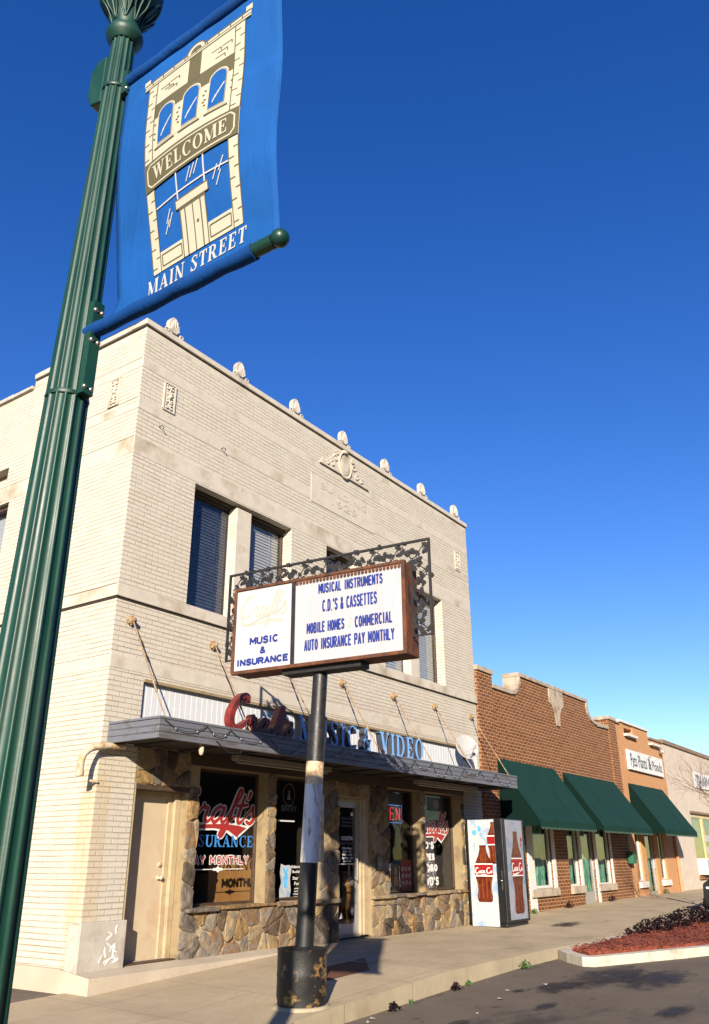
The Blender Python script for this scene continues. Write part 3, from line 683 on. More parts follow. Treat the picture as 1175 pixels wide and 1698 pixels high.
# coping with its drip shadow painted as a dark strip beneath
mb = MB(); mb.box(-.05, -.05, 9.985, W+.02, .33, 10.10); mb.box(-.05, .33, 9.985, .33, 3.18, 10.10); mb.build('coping', M['limestone'], B, bevel=.012)
mb = MB(); mb.box(-.004, -.004, 9.955, W, .3, 9.985); mb.box(-.004, .3, 9.955, .3, 3.17, 9.985); mb.build('coping_shadow_strip', M['shadow_dark'], B)
mb = MB()
for i in range(22):
    y = 3.2+i*.62; mb.box(-.06, y+.004, 9.78, .32, y+.616, 9.86+.012*(i % 2))
mb.build('tile_coping', M['limestone_grey'], B, bevel=.02)
# dark strip painting the shadow line under the sill band
mb = MB(); mb.box(-.012, -.012, 4.955, W, .01, 4.985); mb.box(-.012, .01, 4.955, .01, 16, 4.985); mb.build('band_shadow_strip', M['shadow_dark'], B)

# roof ornaments: shell-shaped carved stones
def acroterion(x):
    m = MB(); f = lambda a, z, d: (x+a*.9, .05-d, 10.095+z*.93)
    out = [(-.30, 0), (-.28, .04), (-.22, .06), (-.15, .09), (-.12, .16), (-.135, .27), (-.11, .36), (-.06, .42), (0, .44), (.06, .42), (.11, .36), (.135, .27), (.12, .16), (.15, .09), (.22, .06), (.28, .04), (.30, 0)]
    m.prism(out, -.05, .05, f)
    for k in range(-3, 4):
        q = k*.36; L = .36-.03*abs(k)
        m.tube([f(.05*math.sin(q), .06, .07), f(L*.45*math.sin(q), .06+L*.45*math.cos(q)+.02, .082), f(L*.8*math.sin(q)*.55, .06+L*.9*math.cos(q), .075)], [.010, .022, .016], 6)
    for s in (-1, 1): m.tube([f(s*(.2+.05*math.cos(t)), .06+.035*math.sin(t), .065) for t in [j*math.pi/4 for j in range(9)]], .018, 6)
    return m.build('roof_ornament', M['limestone_grey'], B, bevel=.006)
for x in (.62, 2.43, 4.21, 6.0, 7.81, 9.59, 11.42): acroterion(x)

def plaque(fn, w_, h_, seed):
    m = MB(); R = random.Random(seed)
    m.prism([(-w_/2, -h_/2), (w_/2, -h_/2), (w_/2, h_/2), (-w_/2, h_/2)], 0, .012, fn, 0)
    for s in (-1, 1):
        m.prism([(s*w_/2-.014, -h_/2), (s*w_/2+.014, -h_/2), (s*w_/2+.014, h_/2), (s*w_/2-.014, h_/2)], 0, .028, fn, 0)
        m.prism([(-w_/2-.014, s*h_/2-.014), (w_/2+.014, s*h_/2-.014), (w_/2+.014, s*h_/2+.014), (-w_/2-.014, s*h_/2+.014)], 0, .027, fn, 0)
    for sx in (-1, 1):
        for zz, rr in ((-.2, .05), (-.09, .035), (.06, .04), (.18, .05)):
            for st in (0, 1):
                P = [(sx*(.055+rr*(1-t/14)*math.cos(t*.55+st)), zz+rr*(1-t/14)*math.sin(t*.55+st)) for t in range(12)]
            m.tube([fn(a, b, .022) for a, b in P], .014, 6)
    m.ball(fn(0, 0, .02), .045, 8); m.tube([fn(0, -.22, .02), fn(0, .22, .02)], .012, 6)
    return m.build('carved_plaque', M['limestone'], B)
plaque(lambda a, z, d: (.65+a, -d, 8.81+z), .25, .54, 1)
plaque(lambda a, z, d: (-d, .67-a, 8.83+z), .25, .54, 2)
plaque(lambda a, z, d: (11.37+a, -d, 8.79+z), .25, .54, 3)

# cartouche and inscription stone
fx = lambda a, z, d: (6.0+a, -d*.7, 9.33+z)
mb = MB()
mb.prism([(-.95, -.03), (.95, -.03), (.95, .0), (-.95, .0)], 0, .07, fx)
mb.prism([(-.9, .0), (-.84, .12), (-.6, .2), (-.42, .36), (-.3, .5), (-.16, .58), (.16, .58), (.3, .5), (.42, .36), (.6, .2), (.84, .12), (.9, .0)], 0, .035, fx)
egg = [(0.19*math.cos(t*math.pi/10), .25+.27*math.sin(t*math.pi/10)) for t in range(20)]
for d, k in ((.06, 1.0), (.085, .85), (.1, .62)): mb.prism([(x*k, .25+(y-.25)*k) for x, y in egg], .0, d*.8, fx)
mb.tube([fx(x*1.25, .25+(y-.25)*1.18, .06) for x, y in egg+egg[:1]], .026, 6)
for s in (-1, 1):
    for cx, cz, r in ((.36, .3, .09), (.48, .12, .08), (.66, .08, .06), (.3, .46, .06)):
        mb.tube([fx(s*(cx+r*(1-t/16)*math.cos(t*.6)), cz+r*(1-t/16)*math.sin(t*.6), .045) for t in range(14)], .02, 6)
mb.ball(fx(0, .58, .05), .08, 10, sq=(1.5, .8, .7))
mb.build('cartouche', M['limestone'], B)
mb = MB(); mb.box(4.78, -.014, 8.28, 7.22, .01, 9.0); mb.box(4.78, -.02, 8.97, 7.22, .01, 9.02)
f2 = FY(-.014)
put_text(mb, 'BUILDING', f2, 5.1, 6.9, 8.70, 8.84, d=.007); put_text(mb, '1929', f2, 5.5, 6.5, 8.44, 8.62, bold=.02, d=.008)
mb.build('inscription_stone', M['limestone'], B)

# iron hooks and small leftovers on the wall
for x, z in ((.49, 8.15), (2.02, 8.36)):
    m = MB(); m.tube([(x, .02, z), (x, -.07, z+.01), (x+.035, -.09, z-.015), (x+.05, -.06, z-.035)], .008, 6); m.build('wall_hook', M['black_iron'], B)

# upper windows
def upper_window(x0, x1, z0, z1, mull, blinds):
    m = MB(); fw = .055; y = .23
    m.box(x0, y, z0, x1, y+.06, z0+fw); m.box(x0, y, z1-.10, x1, y+.07, z1); m.box(x0, y-.06, z1-.055, x1, y, z1)
    m.box(x0, y, z0+fw, x0+fw, y+.06, z1-.10); m.box(x1-fw, y, z0+fw, x1, y+.06, z1-.10)
    wo_ = m.build('window', MT('wood_dark'), B, bevel=.006)
    if mull:
        c = (x0+x1)/2; m = MB(); m.box(c-.2, .05, z0, c+.2, y+.05, z1-.06); m.build('mullion', M['trim_beige' if False else 'limestone'], wo_, bevel=.008)
        pans = [(x0+fw, c-.2), (c+.2, x1-fw)]
    else: pans = [(x0+fw, x1-fw)]
    for (a, b), kind in zip(pans, blinds):
        m = MB(); m.quad((a, y+.03, z0+fw), (b, y+.03, z0+fw), (b, y+.03, z1-.10), (a, y+.03, z1-.10)); m.build('pane', M['glass_upper'], wo_)
        m = MB(); R = random.Random(int(a*10))
        n = 34; lo = z0+fw+(0 if kind != 'half' else .0)
        for i in range(n):
            z = lo+(z1-.1-lo)*(i+.5)/n; tl = .012
            hh = (z1-.1-lo)/n*.52; m.quad((a+.01, y+.075, z-hh), (b-.01, y+.075, z-hh), (b-.01, y+.092, z+hh), (a+.01, y+.092, z+hh))
        for k in (.25, .75): m.box(a+(b-a)*k-.006, y+.06, lo, a+(b-a)*k+.006, y+.064, z1-.1)
        m.build('blind', M['blind_dark' if kind == 'dark' else 'blind_pale'], wo_)
upper_window(*OPEN_UP[0], True, ('dark', 'pale')); upper_window(*OPEN_UP[1], False, ('dark',)); upper_window(*OPEN_UP[2], True, ('pale', 'pale'))
def side_window(y0, y1, z0, z1):
    m = MB(); fw = .06; x = .17
    m.box(x, y0, z0, x+.06, y1, z0+fw); m.box(x-.08, y0, z1-.09, x+.06, y1, z1); m.box(x, y0, z0+fw, x+.06, y0+fw, z1-.09); m.box(x, y1-fw, z0+fw, x+.06, y1, z1-.09); m.box(x-.01, (y0+y1)/2-.05, z0+fw, x+.06, (y0+y1)/2+.05, z1-.09)
    wo_ = m.build('window', M['wood_dark'], B, bevel=.006)
    m = MB(); m.quad((x+.03, y1-fw, z0+fw), (x+.03, y0+fw, z0+fw), (x+.03, y0+fw, z1-.09), (x+.03, y1-fw, z1-.09)); m.build('pane', M['glass_upper'], wo_)
    m = MB(); m.quad((x+.08, y1, z0), (x+.08, y0, z0), (x+.08, y0, z1), (x+.08, y1, z1)); m.build('blind', M['blind_pale'], wo_)
for h in SIDE[:3]: side_window(*h)
mb = MB(); mb.box(.2, 3.62, 7.95, .24, 5.0, 8.2); mb.build('vent_board', M['trim_beige'], B)

# white grooved panel over the canopy
mb = MB(); n = 92; dx = (PAN[1]-PAN[0])/n
for i in range(n):
    a = PAN[0]+i*dx; mb.quad((a, .055, 3.0), (a+dx*.88, .055, 3.0), (a+dx*.88, .055, PAN[3]), (a, .055, PAN[3])); mb.quad((a+dx*.88, .055, 3.0), (a+dx*.94, .058, 3.0), (a+dx*.94, .058, PAN[3]), (a+dx*.88, .055, PAN[3])); mb.quad((a+dx*.94, .058, 3.0), (a+dx, .055, 3.0), (a+dx, .055, PAN[3]), (a+dx*.94, .064, PAN[3]))
mb.build('sign_board', M['siding'], B)
mb = MB(); mb.box(PAN[0], -.02, PAN[3]-.035, PAN[1], .05, PAN[3]+.015); mb.build('board_trim', M['trim_beige'], B, bevel=.006)

# canopy
CX0, CX1, CY1 = .104, 11.8, -1.075
mb = MB()
mb.box(CX0, CY1, 2.83, CX1, -.012, 3.06)
for z in (2.785, 2.875, 2.965): mb.box(CX0-.012, CY1-.012, z, CX1+.012, CY1+.03, z+.08); mb.box(CX0-.012, CY1+.03, z, CX0+.03, -.008, z+.08); mb.box(CX1-.03, CY1+.03, z, CX1+.012, -.02, z+.08)
mb.box(CX0-.02, CY1-.02, 3.05, CX1+.02, -.016, 3.085)
can = mb.build('canopy', M['canopy_metal'], B, bevel=.006)
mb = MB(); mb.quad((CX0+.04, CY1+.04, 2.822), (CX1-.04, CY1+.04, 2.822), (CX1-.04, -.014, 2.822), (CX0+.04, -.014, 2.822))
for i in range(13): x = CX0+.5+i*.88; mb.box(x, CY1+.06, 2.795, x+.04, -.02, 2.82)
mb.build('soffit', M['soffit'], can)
for x0, x1 in ((2.35, 4.9), (8.05, 10.8)):
    m = MB(); m.box(x0, -.52, 2.71, x1, -.36, 2.80); m.tube([(x0+.05, -.44, 2.69), (x1-.05, -.44, 2.69)], .022, 8); m.build('light_fixture', M['fixture_white'], can, bevel=.008)
# gutter spout wrapping the corner
mb = MB(); P = smooth_pts([(.35, -.10, 2.76), (.05, -.10, 2.74), (-.2, -.09, 2.69), (-.33, -.085, 2.60), (-.365, -.08, 2.48), (-.365, -.08, 2.36)], 5)
mb.tube(P, .048, 12); mb.tube([(-.365, -.08, 2.30), (-.365, -.08, 2.365)], .055, 12)
mb.tube([(.0, -.02, 2.25), (-.12, .02, 2.26)], .02, 6)
mb.build('gutter_spout', M['rust_pipe'], can)
# stay rods and wall anchors
for i, (x, z) in enumerate([(.3, 4.66), (2.12, 4.62), (4.05, 4.57), (5.9, 4.57), (7.87, 4.58), (9.71, 4.6), (11.62, 4.6)]):
    m = MB(); a = Vector((x, -.06, z)); b = Vector((x+.0, -.97, 3.085))
    m.tube([a, b], .011, 6)
    u = (b-a).normalized()
    for t in (.1, .2, .62, .7): m.tube([a+(b-a)*t, a+(b-a)*t+u*.09], .017, 6)
    ro = m.build('stay_rod', M['rod'], can)
    m = MB(); m.lathe([(.015, .08), (.04, .065), (.07, .04), (.08, .0)], (x, 0, z), 14, axis='y'); m.ball((x, -.09, z), .04, 8)
    for k in range(8): q = k*math.pi/4; m.ball((x+.066*math.cos(q), -.03, z+.066*math.sin(q)), .02, 6)
    m.build('wall_anchor', M['rod'], ro)

# channel letters on the canopy
LY = -.95
def channel(ch, x0, x1, z0, z1, mat, nm):
    m = MB(); serif_text(m, ch, FY(LY), x0, x1, z0, z1, 0, -.13, .0, side=1)
    return m.build(nm, MT(mat, 'letter_side'), can)
x = 3.52
def run(word, x0, x1, z0, z1):
    tot = serif_width(word, .10); k = (x1-x0)/tot; X = x0
    for ch in word:
        wd = GL[ch][0]
        if ch != ' ': channel(ch, X+.02, X+wd*k-.0, z0, z1, 'letter_blue', 'channel_letter')
        X += (wd+.10)*k
run('MUSIC', 3.34, 5.12, 3.10, 3.52); run('&', 5.27, 5.58, 3.10, 3.52); run('VIDEO', 5.86, 7.54, 3.10, 3.52)
fC = FY(LY)
mc = MB()
def chscript(ch, x0, z0, k, kz, w_):
    m = MB(); ox, st = SCRIPT[ch]
    for j, s_ in enumerate(st):
        P = smooth_pts([(p[0], p[1], p[2]) for p in s_], 6)
        P = [(x0+(x+.18*y)*k, z0+y*kz, q) for x, y, q in P]
        ribbon(m, P, w_, fC, 0, -.13, .0+.001*j)
    return m.build('channel_letter', MT('dark_red_letter'), can)
for ch, x0 in (('C', 1.62), ('r', 2.08), ('a', 2.32), ('f', 2.67), ('t', 2.80), ('s', 3.02)):
    k = .47 if ch == 'C' else .42
    chscript(ch, x0, 3.115, k, .46 if ch == 'C' else .38, .085)
# ------------------------------------------------------------------ stone shopfront of the corner building
def clip(poly, px, py, nx, ny):
    out = []
    for i in range(len(poly)):
        a, b = poly[i], poly[(i+1) % len(poly)]
        da = (a[0]-px)*nx+(a[1]-py)*ny; db = (b[0]-px)*nx+(b[1]-py)*ny
        if da <= 0: out.append(a)
        if (da < 0 < db) or (db < 0 < da):
            t = da/(da-db); out.append((a[0]+(b[0]-a[0])*t, a[1]+(b[1]-a[1])*t))
    return out
def stones(mb, x0, x1, z0, z1, size, seed, y=.015, rough_edge=0.0):
    R = random.Random(seed)
    nx = max(1, round((x1-x0)/size)); nz = max(1, round((z1-z0)/(size*.85))); sx = (x1-x0)/nx; sz = (z1-z0)/nz
    pts = []
    for i in range(nx):
        for j in range(nz):
            if R.random() < .3 and nx*nz > 8: continue
            pts.append((x0+(i+.5+R.uniform(-.48, .48))*sx, z0+(j+.5+R.uniform(-.48, .48))*sz))
    for k, (px, pz) in enumerate(pts):
        e = rough_edge
        poly = [(x0-R.uniform(-e, e), z0), (x1+R.uniform(-e, e), z0), (x1+R.uniform(-e, e), z1), (x0-R.uniform(-e, e), z1)]
        g = R.uniform(.001, .005)
        for m, (qx, qz) in enumerate(pts):
            if m == k: continue
            dx, dz = qx-px, qz-pz; L = math.hypot(dx, dz)
            if L > size*4: continue
            poly = clip(poly, px+dx/2-dx/L*g, pz+dz/2-dz/L*g, dx/L, dz/L)
            if len(poly) < 3: break
        if len(poly) < 3: continue
        q = []
        for i in range(len(poly)):
            a, b = poly[i], poly[(i+1) % len(poly)]
            l = math.hypot(b[0]-a[0], b[1]-a[1])
            t = min(.32, .026/max(l, 1e-4)+.05)
            for tt in (t, .5, 1-t) if l > .12 else (t, 1-t):
                q.append((a[0]+(b[0]-a[0])*tt+R.uniform(-.009, .009), a[1]+(b[1]-a[1])*tt+R.uniform(-.009, .009)))
        cx = sum(p[0] for p in q)/len(q); cz = sum(p[1] for p in q)/len(q)
        d = R.uniform(.02, .05); tx, tz = R.uniform(-.1, .1), R.uniform(-.1, .1); mi = 1+min(7, int(R.random()*8))
        n = len(q); vs = []
        for s_, dd in ((1, 0), (1, d*.55), (.93, d*.9), (.55, d*1.06)):
            for p in q:
                xx, zz = cx+(p[0]-cx)*s_, cz+(p[1]-cz)*s_
                vs.append((xx, y-dd-(0 if dd == 0 else (xx-cx)*tx+(zz-cz)*tz+R.uniform(-.004, .004)), zz))
        fs = [(r*n+i, r*n+(i+1) % n, (r+1)*n+(i+1) % n, (r+1)*n+i) for r in range(3) for i in range(n)]+[tuple(range(3*n, 4*n))]
        mb.add(vs, fs, mi, False)
D1 = (.74, 1.80, -.15, 2.26); W1 = (2.04, 3.72, .53, 2.62); W2 = (3.95, 5.22, .55, 2.62); D2 = (5.84, 6.94, -.15, 2.34); W3 = (7.62, 8.97, .55, 2.62); W4 = (9.13, 10.82, .55, 2.62)
mb = MB()
wall(mb, .69, 10.98, -.2, 2.94, .012, .26, [D1, W1, W2, D2, W3, W4], 0, 9)
for (a, b, c, d, sz) in [(.69, 1.80, 2.28, 2.8, .26), (1.80, 2.04, .5, 2.28, .22), (3.72, 3.95, .53, 2.62, .21), (5.22, 5.84, .53, 2.62, .27), (6.94, 7.62, .5, 2.62, .27),
        (8.97, 9.13, .53, 2.62, .18), (10.82, 10.98, .53, 2.62, .18), (1.80, 5.84, -.2, .5, .25), (6.94, 10.98, -.2, .5, .23), (5.84, 6.94, 2.36, 2.62, .25)]:
    stones(mb, a, b, c, d, sz, int(a*100+c*7), rough_edge=.012 if d-c > 1.5 else 0)
mb.build('stone_front', [M['mortar']]+STONES+[M['trim_beige']], B)
mb = MB(); mb.box(1.80, -.035, 2.625, 10.98, .010, 2.82); mb.build('header_shade_strip', M['wood_dark'], B, bevel=.006)  # invented dark strip standing in for the shade under the canopy
# rough stone sills
R = random.Random(5)
for a, b in ((1.86, 5.84), (6.94, 10.98)):
    x = a
    while x < b-.05:
        l = min(R.uniform(.35, .9), b-x); h = R.uniform(.045, .075); pr = R.uniform(.06, .11); m = MB()
        m.prism([(x+.004, -pr+R.uniform(-.01, .01)), (x+l*.5, -pr+R.uniform(-.02, .01)), (x+l-.004, -pr), (x+l-.004, .27), (x+.004, .27)], .545-h+R.uniform(0, .01), .55+R.uniform(-.004, .008), lambda p, q, d: (p, q, d)); m.build('sill_slab', STONES[R.choice([0, 1, 3, 4, 5])], B, bevel=.012); x += l
# carved stone block at the foot of the brick pier
mb = MB(); mb.box(-.035, -.04, -.14, .76, .03, .46); mb.box(-.035, .03, -.14, .02, .22, .46); bl = mb.build('corner_stone', M['limestone_grey'], B, bevel=.015)
mb = MB(); R = random.Random(9); f = lambda a, z, d: (a, -.04-d, z)
for k in range(16):
    x0, z0 = R.uniform(.34, .68), R.uniform(-.05, .32); q = R.uniform(0, 6.28); l = R.uniform(.05, .13)
    ribbon(mb, smooth_pts([(x0, z0, .8), (x0+l*.5*math.cos(q)+R.uniform(-.02, .02), z0+l*.5*math.sin(q), 1.2), (x0+l*math.cos(q), z0+l*math.sin(q), .7)], 3), R.uniform(.012, .026), f, 0, d1=.002+.0006*k)
mb.build('white_scuffs', M['white_vinyl'], bl)

# beige door
mb = MB(); y = .19
mb.box(D1[0], y, -.13, D1[0]+.07, .30, 2.2); mb.box(D1[1]-.11, y-.03, -.13, D1[1]-.004, .30, 2.2); mb.box(D1[1]-.2, y+.03, -.13, D1[1]-.11, .30, 2.2); mb.box(D1[0]+.07, y+.03, 2.12, D1[1]-.2, .30, 2.2)
dr = mb.build('door', M['door_trim'], B, bevel=.008)
mb = MB(); mb.box(D1[0]-.01, .0, 2.2, D1[1]+.02, .30, 2.275); mb.build('lintel', M['wood_dark'], dr, bevel=.006)
mb = MB(); mb.box(D1[0]+.072, .25, -.1, D1[1]-.2, .29, 2.12); mb.build('door_leaf', M['door_beige'], dr, bevel=.005)
mb = MB(); mb.box(D1[0], .02, -.15, D1[1]-.02, .27, -.105); mb.build('threshold', M['wood_dark'], dr, bevel=.006)
mb = MB(); kx = D1[1]-.28
mb.lathe([(.034, 0), (.034, .02), (.016, .035), (.014, .05), (.03, .07), (.03, .09), (.012, .1)], (kx, .25, .98), 14, axis='y'); mb.build('knob', M['rust_pipe'], dr)
mb = MB(); mb.lathe([(.036, 0), (.034, .018), (.02, .026), (.018, .03)], (kx+.01, .25, 1.16), 14, axis='y'); mb.build('deadbolt', M['rust_pipe'], dr)

# shop windows
def shop_window(o, name='shop_window'):
    x0, x1, z0, z1 = o; m = MB(); f = .035
    m.box(x0, .235, z0+.02, x1, .295, z0+.02+f); m.box(x0, .235, z1-f, x1, .295, z1); m.box(x0, .235, z0+.02+f, x0+f, .295, z1-f); m.box(x1-f, .235, z0+.02+f, x1, .295, z1-f)
    wn = m.build(name, M['wood_dark'], B, bevel=.006)
    m = MB(); m.quad((x0+f, .27, z0+f), (x1-f, .27, z0+f), (x1-f, .27, z1-f), (x0+f, .27, z1-f)); m.build('pane', M['glass_shop'], wn); return wn
w1, w2, w3, w4 = [shop_window(o) for o in (W1, W2, W3, W4)]
G = FY(.265)
SWASH = [(.5, -.14), (1.4, -.08), (2.0, -.05), (2.6, -.09), (2.97, -.17), (2.55, -.50), (2.2, -.28), (1.6, -.21), (1.0, -.24), (.5, -.31)]
SWASH_OUT = [(.45, -.07), (1.4, -.01), (2.0, .02), (2.62, -.02), (3.12, -.13), (2.55, -.61), (2.14, -.36), (1.6, -.28), (1.0, -.31), (.45, -.38)]
def craft_logo(wn, x0, z0, k, kz=None):
    kz = kz or k; P = lambda pts: [(x0+x*k, z0+z*kz) for x, z in pts]
    m = MB(); m.add([G(x, z, -.001) for x, z in P(SWASH_OUT)], [(0, 1, 8, 9), (1, 2, 7, 8), (2, 3, 6, 7), (3, 4, 5, 6)]); script(m, "Craft's", G, x0, z0, k, .092*k*2.0, 0, .000, kz=kz); m.build('logo_outline', M['white_vinyl'], wn)
    m = MB(); m.add([G(x, z, .0045) for x, z in P(SWASH)], [(0, 1, 8, 9), (1, 2, 7, 8), (2, 3, 6, 7), (3, 4, 5, 6)]); script(m, "Craft's", G, x0, z0, k, .054*k*2.0, 0, .006, kz=kz); m.build('logo_lettering', M['red_paint'], wn)
craft_logo(w1, 1.74, 1.80, .585, .44)
mb = MB(); serif_text(mb, 'INSURANCE', G, 2.03, 3.66, 1.42, 1.60, 0, .003); mb.build('blue_lettering', M['blue_vinyl'], w1)
mb = MB(); block(mb, 'PAY MONTHLY', G, 2.12, 3.58, 1.14, 1.30, .05, d=.001); mb.build('lettering_outline', M['white_vinyl'], w1)
mb = MB(); block(mb, 'PAY MONTHLY', G, 2.135, 3.565, 1.155, 1.285, .022, d=.004); mb.build('red_lettering', M['red_paint'], w1)
mb = MB(); mb.prism([(2.2, 1.075), (3.45, 1.075), (3.45, 1.088), (2.2, 1.088)], 0, .002, G); mb.prism([(2.83, 1.03), (2.9, 1.08), (2.83, 1.13), (2.76, 1.08)], 0, .004, G); mb.prism([(2.72, 1.06), (2.94, 1.06), (2.94, 1.1), (2.72, 1.1)], 0, .003, G); mb.build('divider_line', M['white_vinyl'], w1)
# second window: faint emblem, notices and a cut-out figure poster
m = MB(); ring = [(4.62+.17*math.cos(t*math.pi/14), 2.33+.19*math.sin(t*math.pi/14)) for t in range(29)]
ribbon(m, ring, .012, G, 0, d1=.001); m.prism([(4.56, 2.24), (4.68, 2.24), (4.64, 2.34), (4.65, 2.4), (4.6, 2.4), (4.6, 2.34)], 0, .001, G)
put_text(m, "SENTRY", G, 4.4, 4.86, 2.04, 2.14, d=.001)
M['faint_vinyl'] = pm('faint_vinyl', (.2, .2, .22), .6, .1); m.build('emblem_sticker', M['faint_vinyl'], w2)
m = MB(); m.prism([(4.32, 1.86), (4.8, 1.86), (4.8, 1.885), (4.32, 1.885)], 0, .002, G); m.build('white_strip', M['white_vinyl'], w2)
m = MB(); m.prism([(4.42, .60), (4.5, .58), (4.62, .61), (4.70, .59), (4.73, .7), (4.70, .9), (4.74, 1.05), (4.68, 1.13), (4.55, 1.12), (4.44, 1.15), (4.42, 1.0), (4.46, .85), (4.41, .72)], 0, .003, G)
po = m.build('poster', M['ice_panel'], w2)
m = MB(); m.prism([(4.54, .76), (4.62, .76), (4.65, .92), (4.61, 1.02), (4.66, 1.1), (4.6, 1.09), (4.57, 1.02), (4.53, 1.1), (4.48, 1.09), (4.54, 1.0), (4.52, .9)], 0, .006, G); m.build('poster_figure', M['ice_blue'], po)
m = MB()
for s_, a, b, z, h in (("Builders", 4.6, 4.98, 1.10, .05), ("Building A", 4.77, 5.2, 1.01, .055), ("Star Team", 4.78, 5.2, .91, .055), ("For Kids", 4.83, 5.19, .82, .055), ("come in", 4.83, 5.05, .74, .03), ("and see", 4.83, 5.05, .695, .03), ("what we", 4.8, 5.05, .65, .03), ("can do", 4.82, 5.04, .605, .03)):
    put_text(m, s_, G, a, b, z-h*.5, z+h*.5, bold=.02, d=.002)
m.build('white_lettering', M['white_vinyl'], w2)
# glass entrance door
mb = MB(); x0, x1, z0, z1 = D2; y = .14
mb.box(x0, y, z0+.05, x0+.10, y+.05, z1-.05); mb.box(x1-.34, y, z0+.05, x1-.24, y+.05, z1-.05); mb.box(x0+.10, y, z1-.17, x1-.34, y+.05, z1-.05); mb.box(x0+.10, y, z0+.05, x1-.34, y+.05, z0+.24); mb.box(x0+.1, y+.01, 1.12, x1-.34, y+.035, 1.145)
gd = mb.build('glass_door', M['alu'], B, bevel=.006)
mb = MB(); mb.box(x1-.24, y-.05, z0+.02, x1-.17, .30, z1); mb.box(x1-.17, y-.08, z0+.02, x1-.002, .30, z1); mb.box(x0, y-.02, z1-.05, x1-.24, .30, z1); mb.box(x0, y-.02, z0, x1, .30, z0+.05); mb.build('door_frame', M['door_trim'], gd, bevel=.006)
mb = MB(); mb.quad((x0+.10, y+.025, z0+.24), (x1-.34, y+.025, z0+.24), (x1-.34, y+.025, z1-.17), (x0+.10, y+.025, z1-.17)); mb.build('pane', M['glass_shop'], gd)
mb = MB(); mb.box(x1-.40, y-.06, .85, x1-.375, y, .88); mb.box(x1-.40, y-.06, 1.2, x1-.375, y, 1.23); mb.box(x1-.40, y-.085, .83, x1-.375, y-.06, 1.25); mb.build('handle', M['alu'], gd, bevel=.005)
G2 = FY(y+.02); m = MB()
for s_, a, b, z, h in (("NO SOLICITING", 6.14, 6.53, 1.60, .075), ("Office Hours", 6.16, 6.5, 1.42, .045), ("Mon - Fri", 6.2, 6.48, 1.36, .04), ("9:00 - 5:30", 6.17, 6.5, 1.30, .04), ("Sat 9:00 - 1:00", 6.17, 6.52, 1.24, .045), ("closed Sunday", 6.2, 6.48, 1.18, .04)):
    put_text(m, s_, G2, a, b, z-h/2, z+h/2, bold=.025, d=.001)
for a in (6.05, 6.5): m.prism([(a+.045*math.cos(t*.5236), 2.05+.04*math.sin(t*.5236)) for t in range(12)], 0, .001, G2)
m.prism([(6.5, .22), (6.56, .30), (6.5, .38), (6.44, .30)], 0, .002, G2); m.prism([(6.08, .18), (6.2, .18), (6.14, .28)], 0, .002, G2)
m.build('white_lettering', M['white_vinyl'], gd)
m = MB()
for s_, a, b, z, h in (("Music & Video", 6.15, 6.52, 1.97, .05), ("Instruments", 6.16, 6.5, 1.90, .045), ("Mobile Homes", 6.15, 6.51, 1.83, .045), ("Auto Insurance", 6.12, 6.54, 1.71-.2, .05)):
    put_text(m, s_, G2, a, b, z-h/2, z+h/2, d=.001)
m.build('faint_lettering', M['faint_vinyl'], gd)
m = MB(); m.box(7.06, -.06, 1.02, 7.3, -.03, 1.27); mbx = m.build('notice_box', M['machine_black'], B, bevel=.008)
m = MB(); m.prism([(7.13, 1.1), (7.17, 1.1), (7.17, 1.18), (7.13, 1.18)], 0, .002, FY(-.06)); m.prism([(7.19, 1.1), (7.23, 1.1), (7.23, 1.18), (7.19, 1.18)], 0, .002, FY(-.06)); m.build('notice_mark', M['trim_beige'], mbx)
# third window: posters on the glass
def poster(wn, x0, x1, z0, z1, mat, name='poster'):
    m = MB(); m.prism([(x0, z0), (x1, z0), (x1, z1), (x0, z1)], .0, .003, G); return m.build(name, mat, wn)
M['poster_red'] = pm('poster_red', (.22, .035, .03), .5, .15); M['poster_dark'] = pm('poster_dark', (.03, .02, .02), .4, .5, 6)
p = poster(w3, 8.46, 8.93, .60, 1.20, M['poster_red']); m = MB(); R = random.Random(3)
for i in range(3):
    for j in range(3):
        a = 8.5+i*.14; z = .70+j*.14; m.prism([(a, z), (a+.09, z), (a+.09, z+.08+.02*R.random()), (a, z+.07)], 0, .002, FY(.261))
m.build('poster_pictures', M['litter'], p)
p = poster(w3, 8.10, 8.42, .58, 1.12, M['poster_dark']); m = MB(); m.ball((8.26, .262, .98), .07, 8, sq=(1, .04, 1.2)); m.prism([(8.16, .68), (8.34, .70), (8.32, .88), (8.22, .9)], 0, .002, FY(.261)); m.build('poster_figure', M['wood_orange'], p)
p = poster(w3, 8.02, 8.62, 2.32, 2.55, M['blind_dark']); p = poster(w4, 9.72, 10.5, 2.25, 2.55, M['poster_dark'])
m = MB(); m.prism([(10.1+.14*math.cos(t*.314), 2.4+.1*math.sin(t*.314)) for t in range(20)], 0, .002, FY(.261)); m.build('poster_disc', M['faint_vinyl'], p)
craft_logo(w4, 9.12, 1.78, .46, .38)
def bubble(wn, s_, x0, x1, z0, z1):
    m = MB(); block(m, s_, G, x0, x1, z0, z1, .045, gap=.5); m.build('white_lettering', M['white_vinyl'], wn)
bubble(w4, "CD'S", 9.36, 9.93, 1.42, 1.58); bubble(w4, "TAPES", 9.25, 9.95, 1.18, 1.33); bubble(w4, "VIDEO", 9.28, 10.06, .95, 1.10); bubble(w4, "DVD'S", 9.36, 10.1, .66, .84)

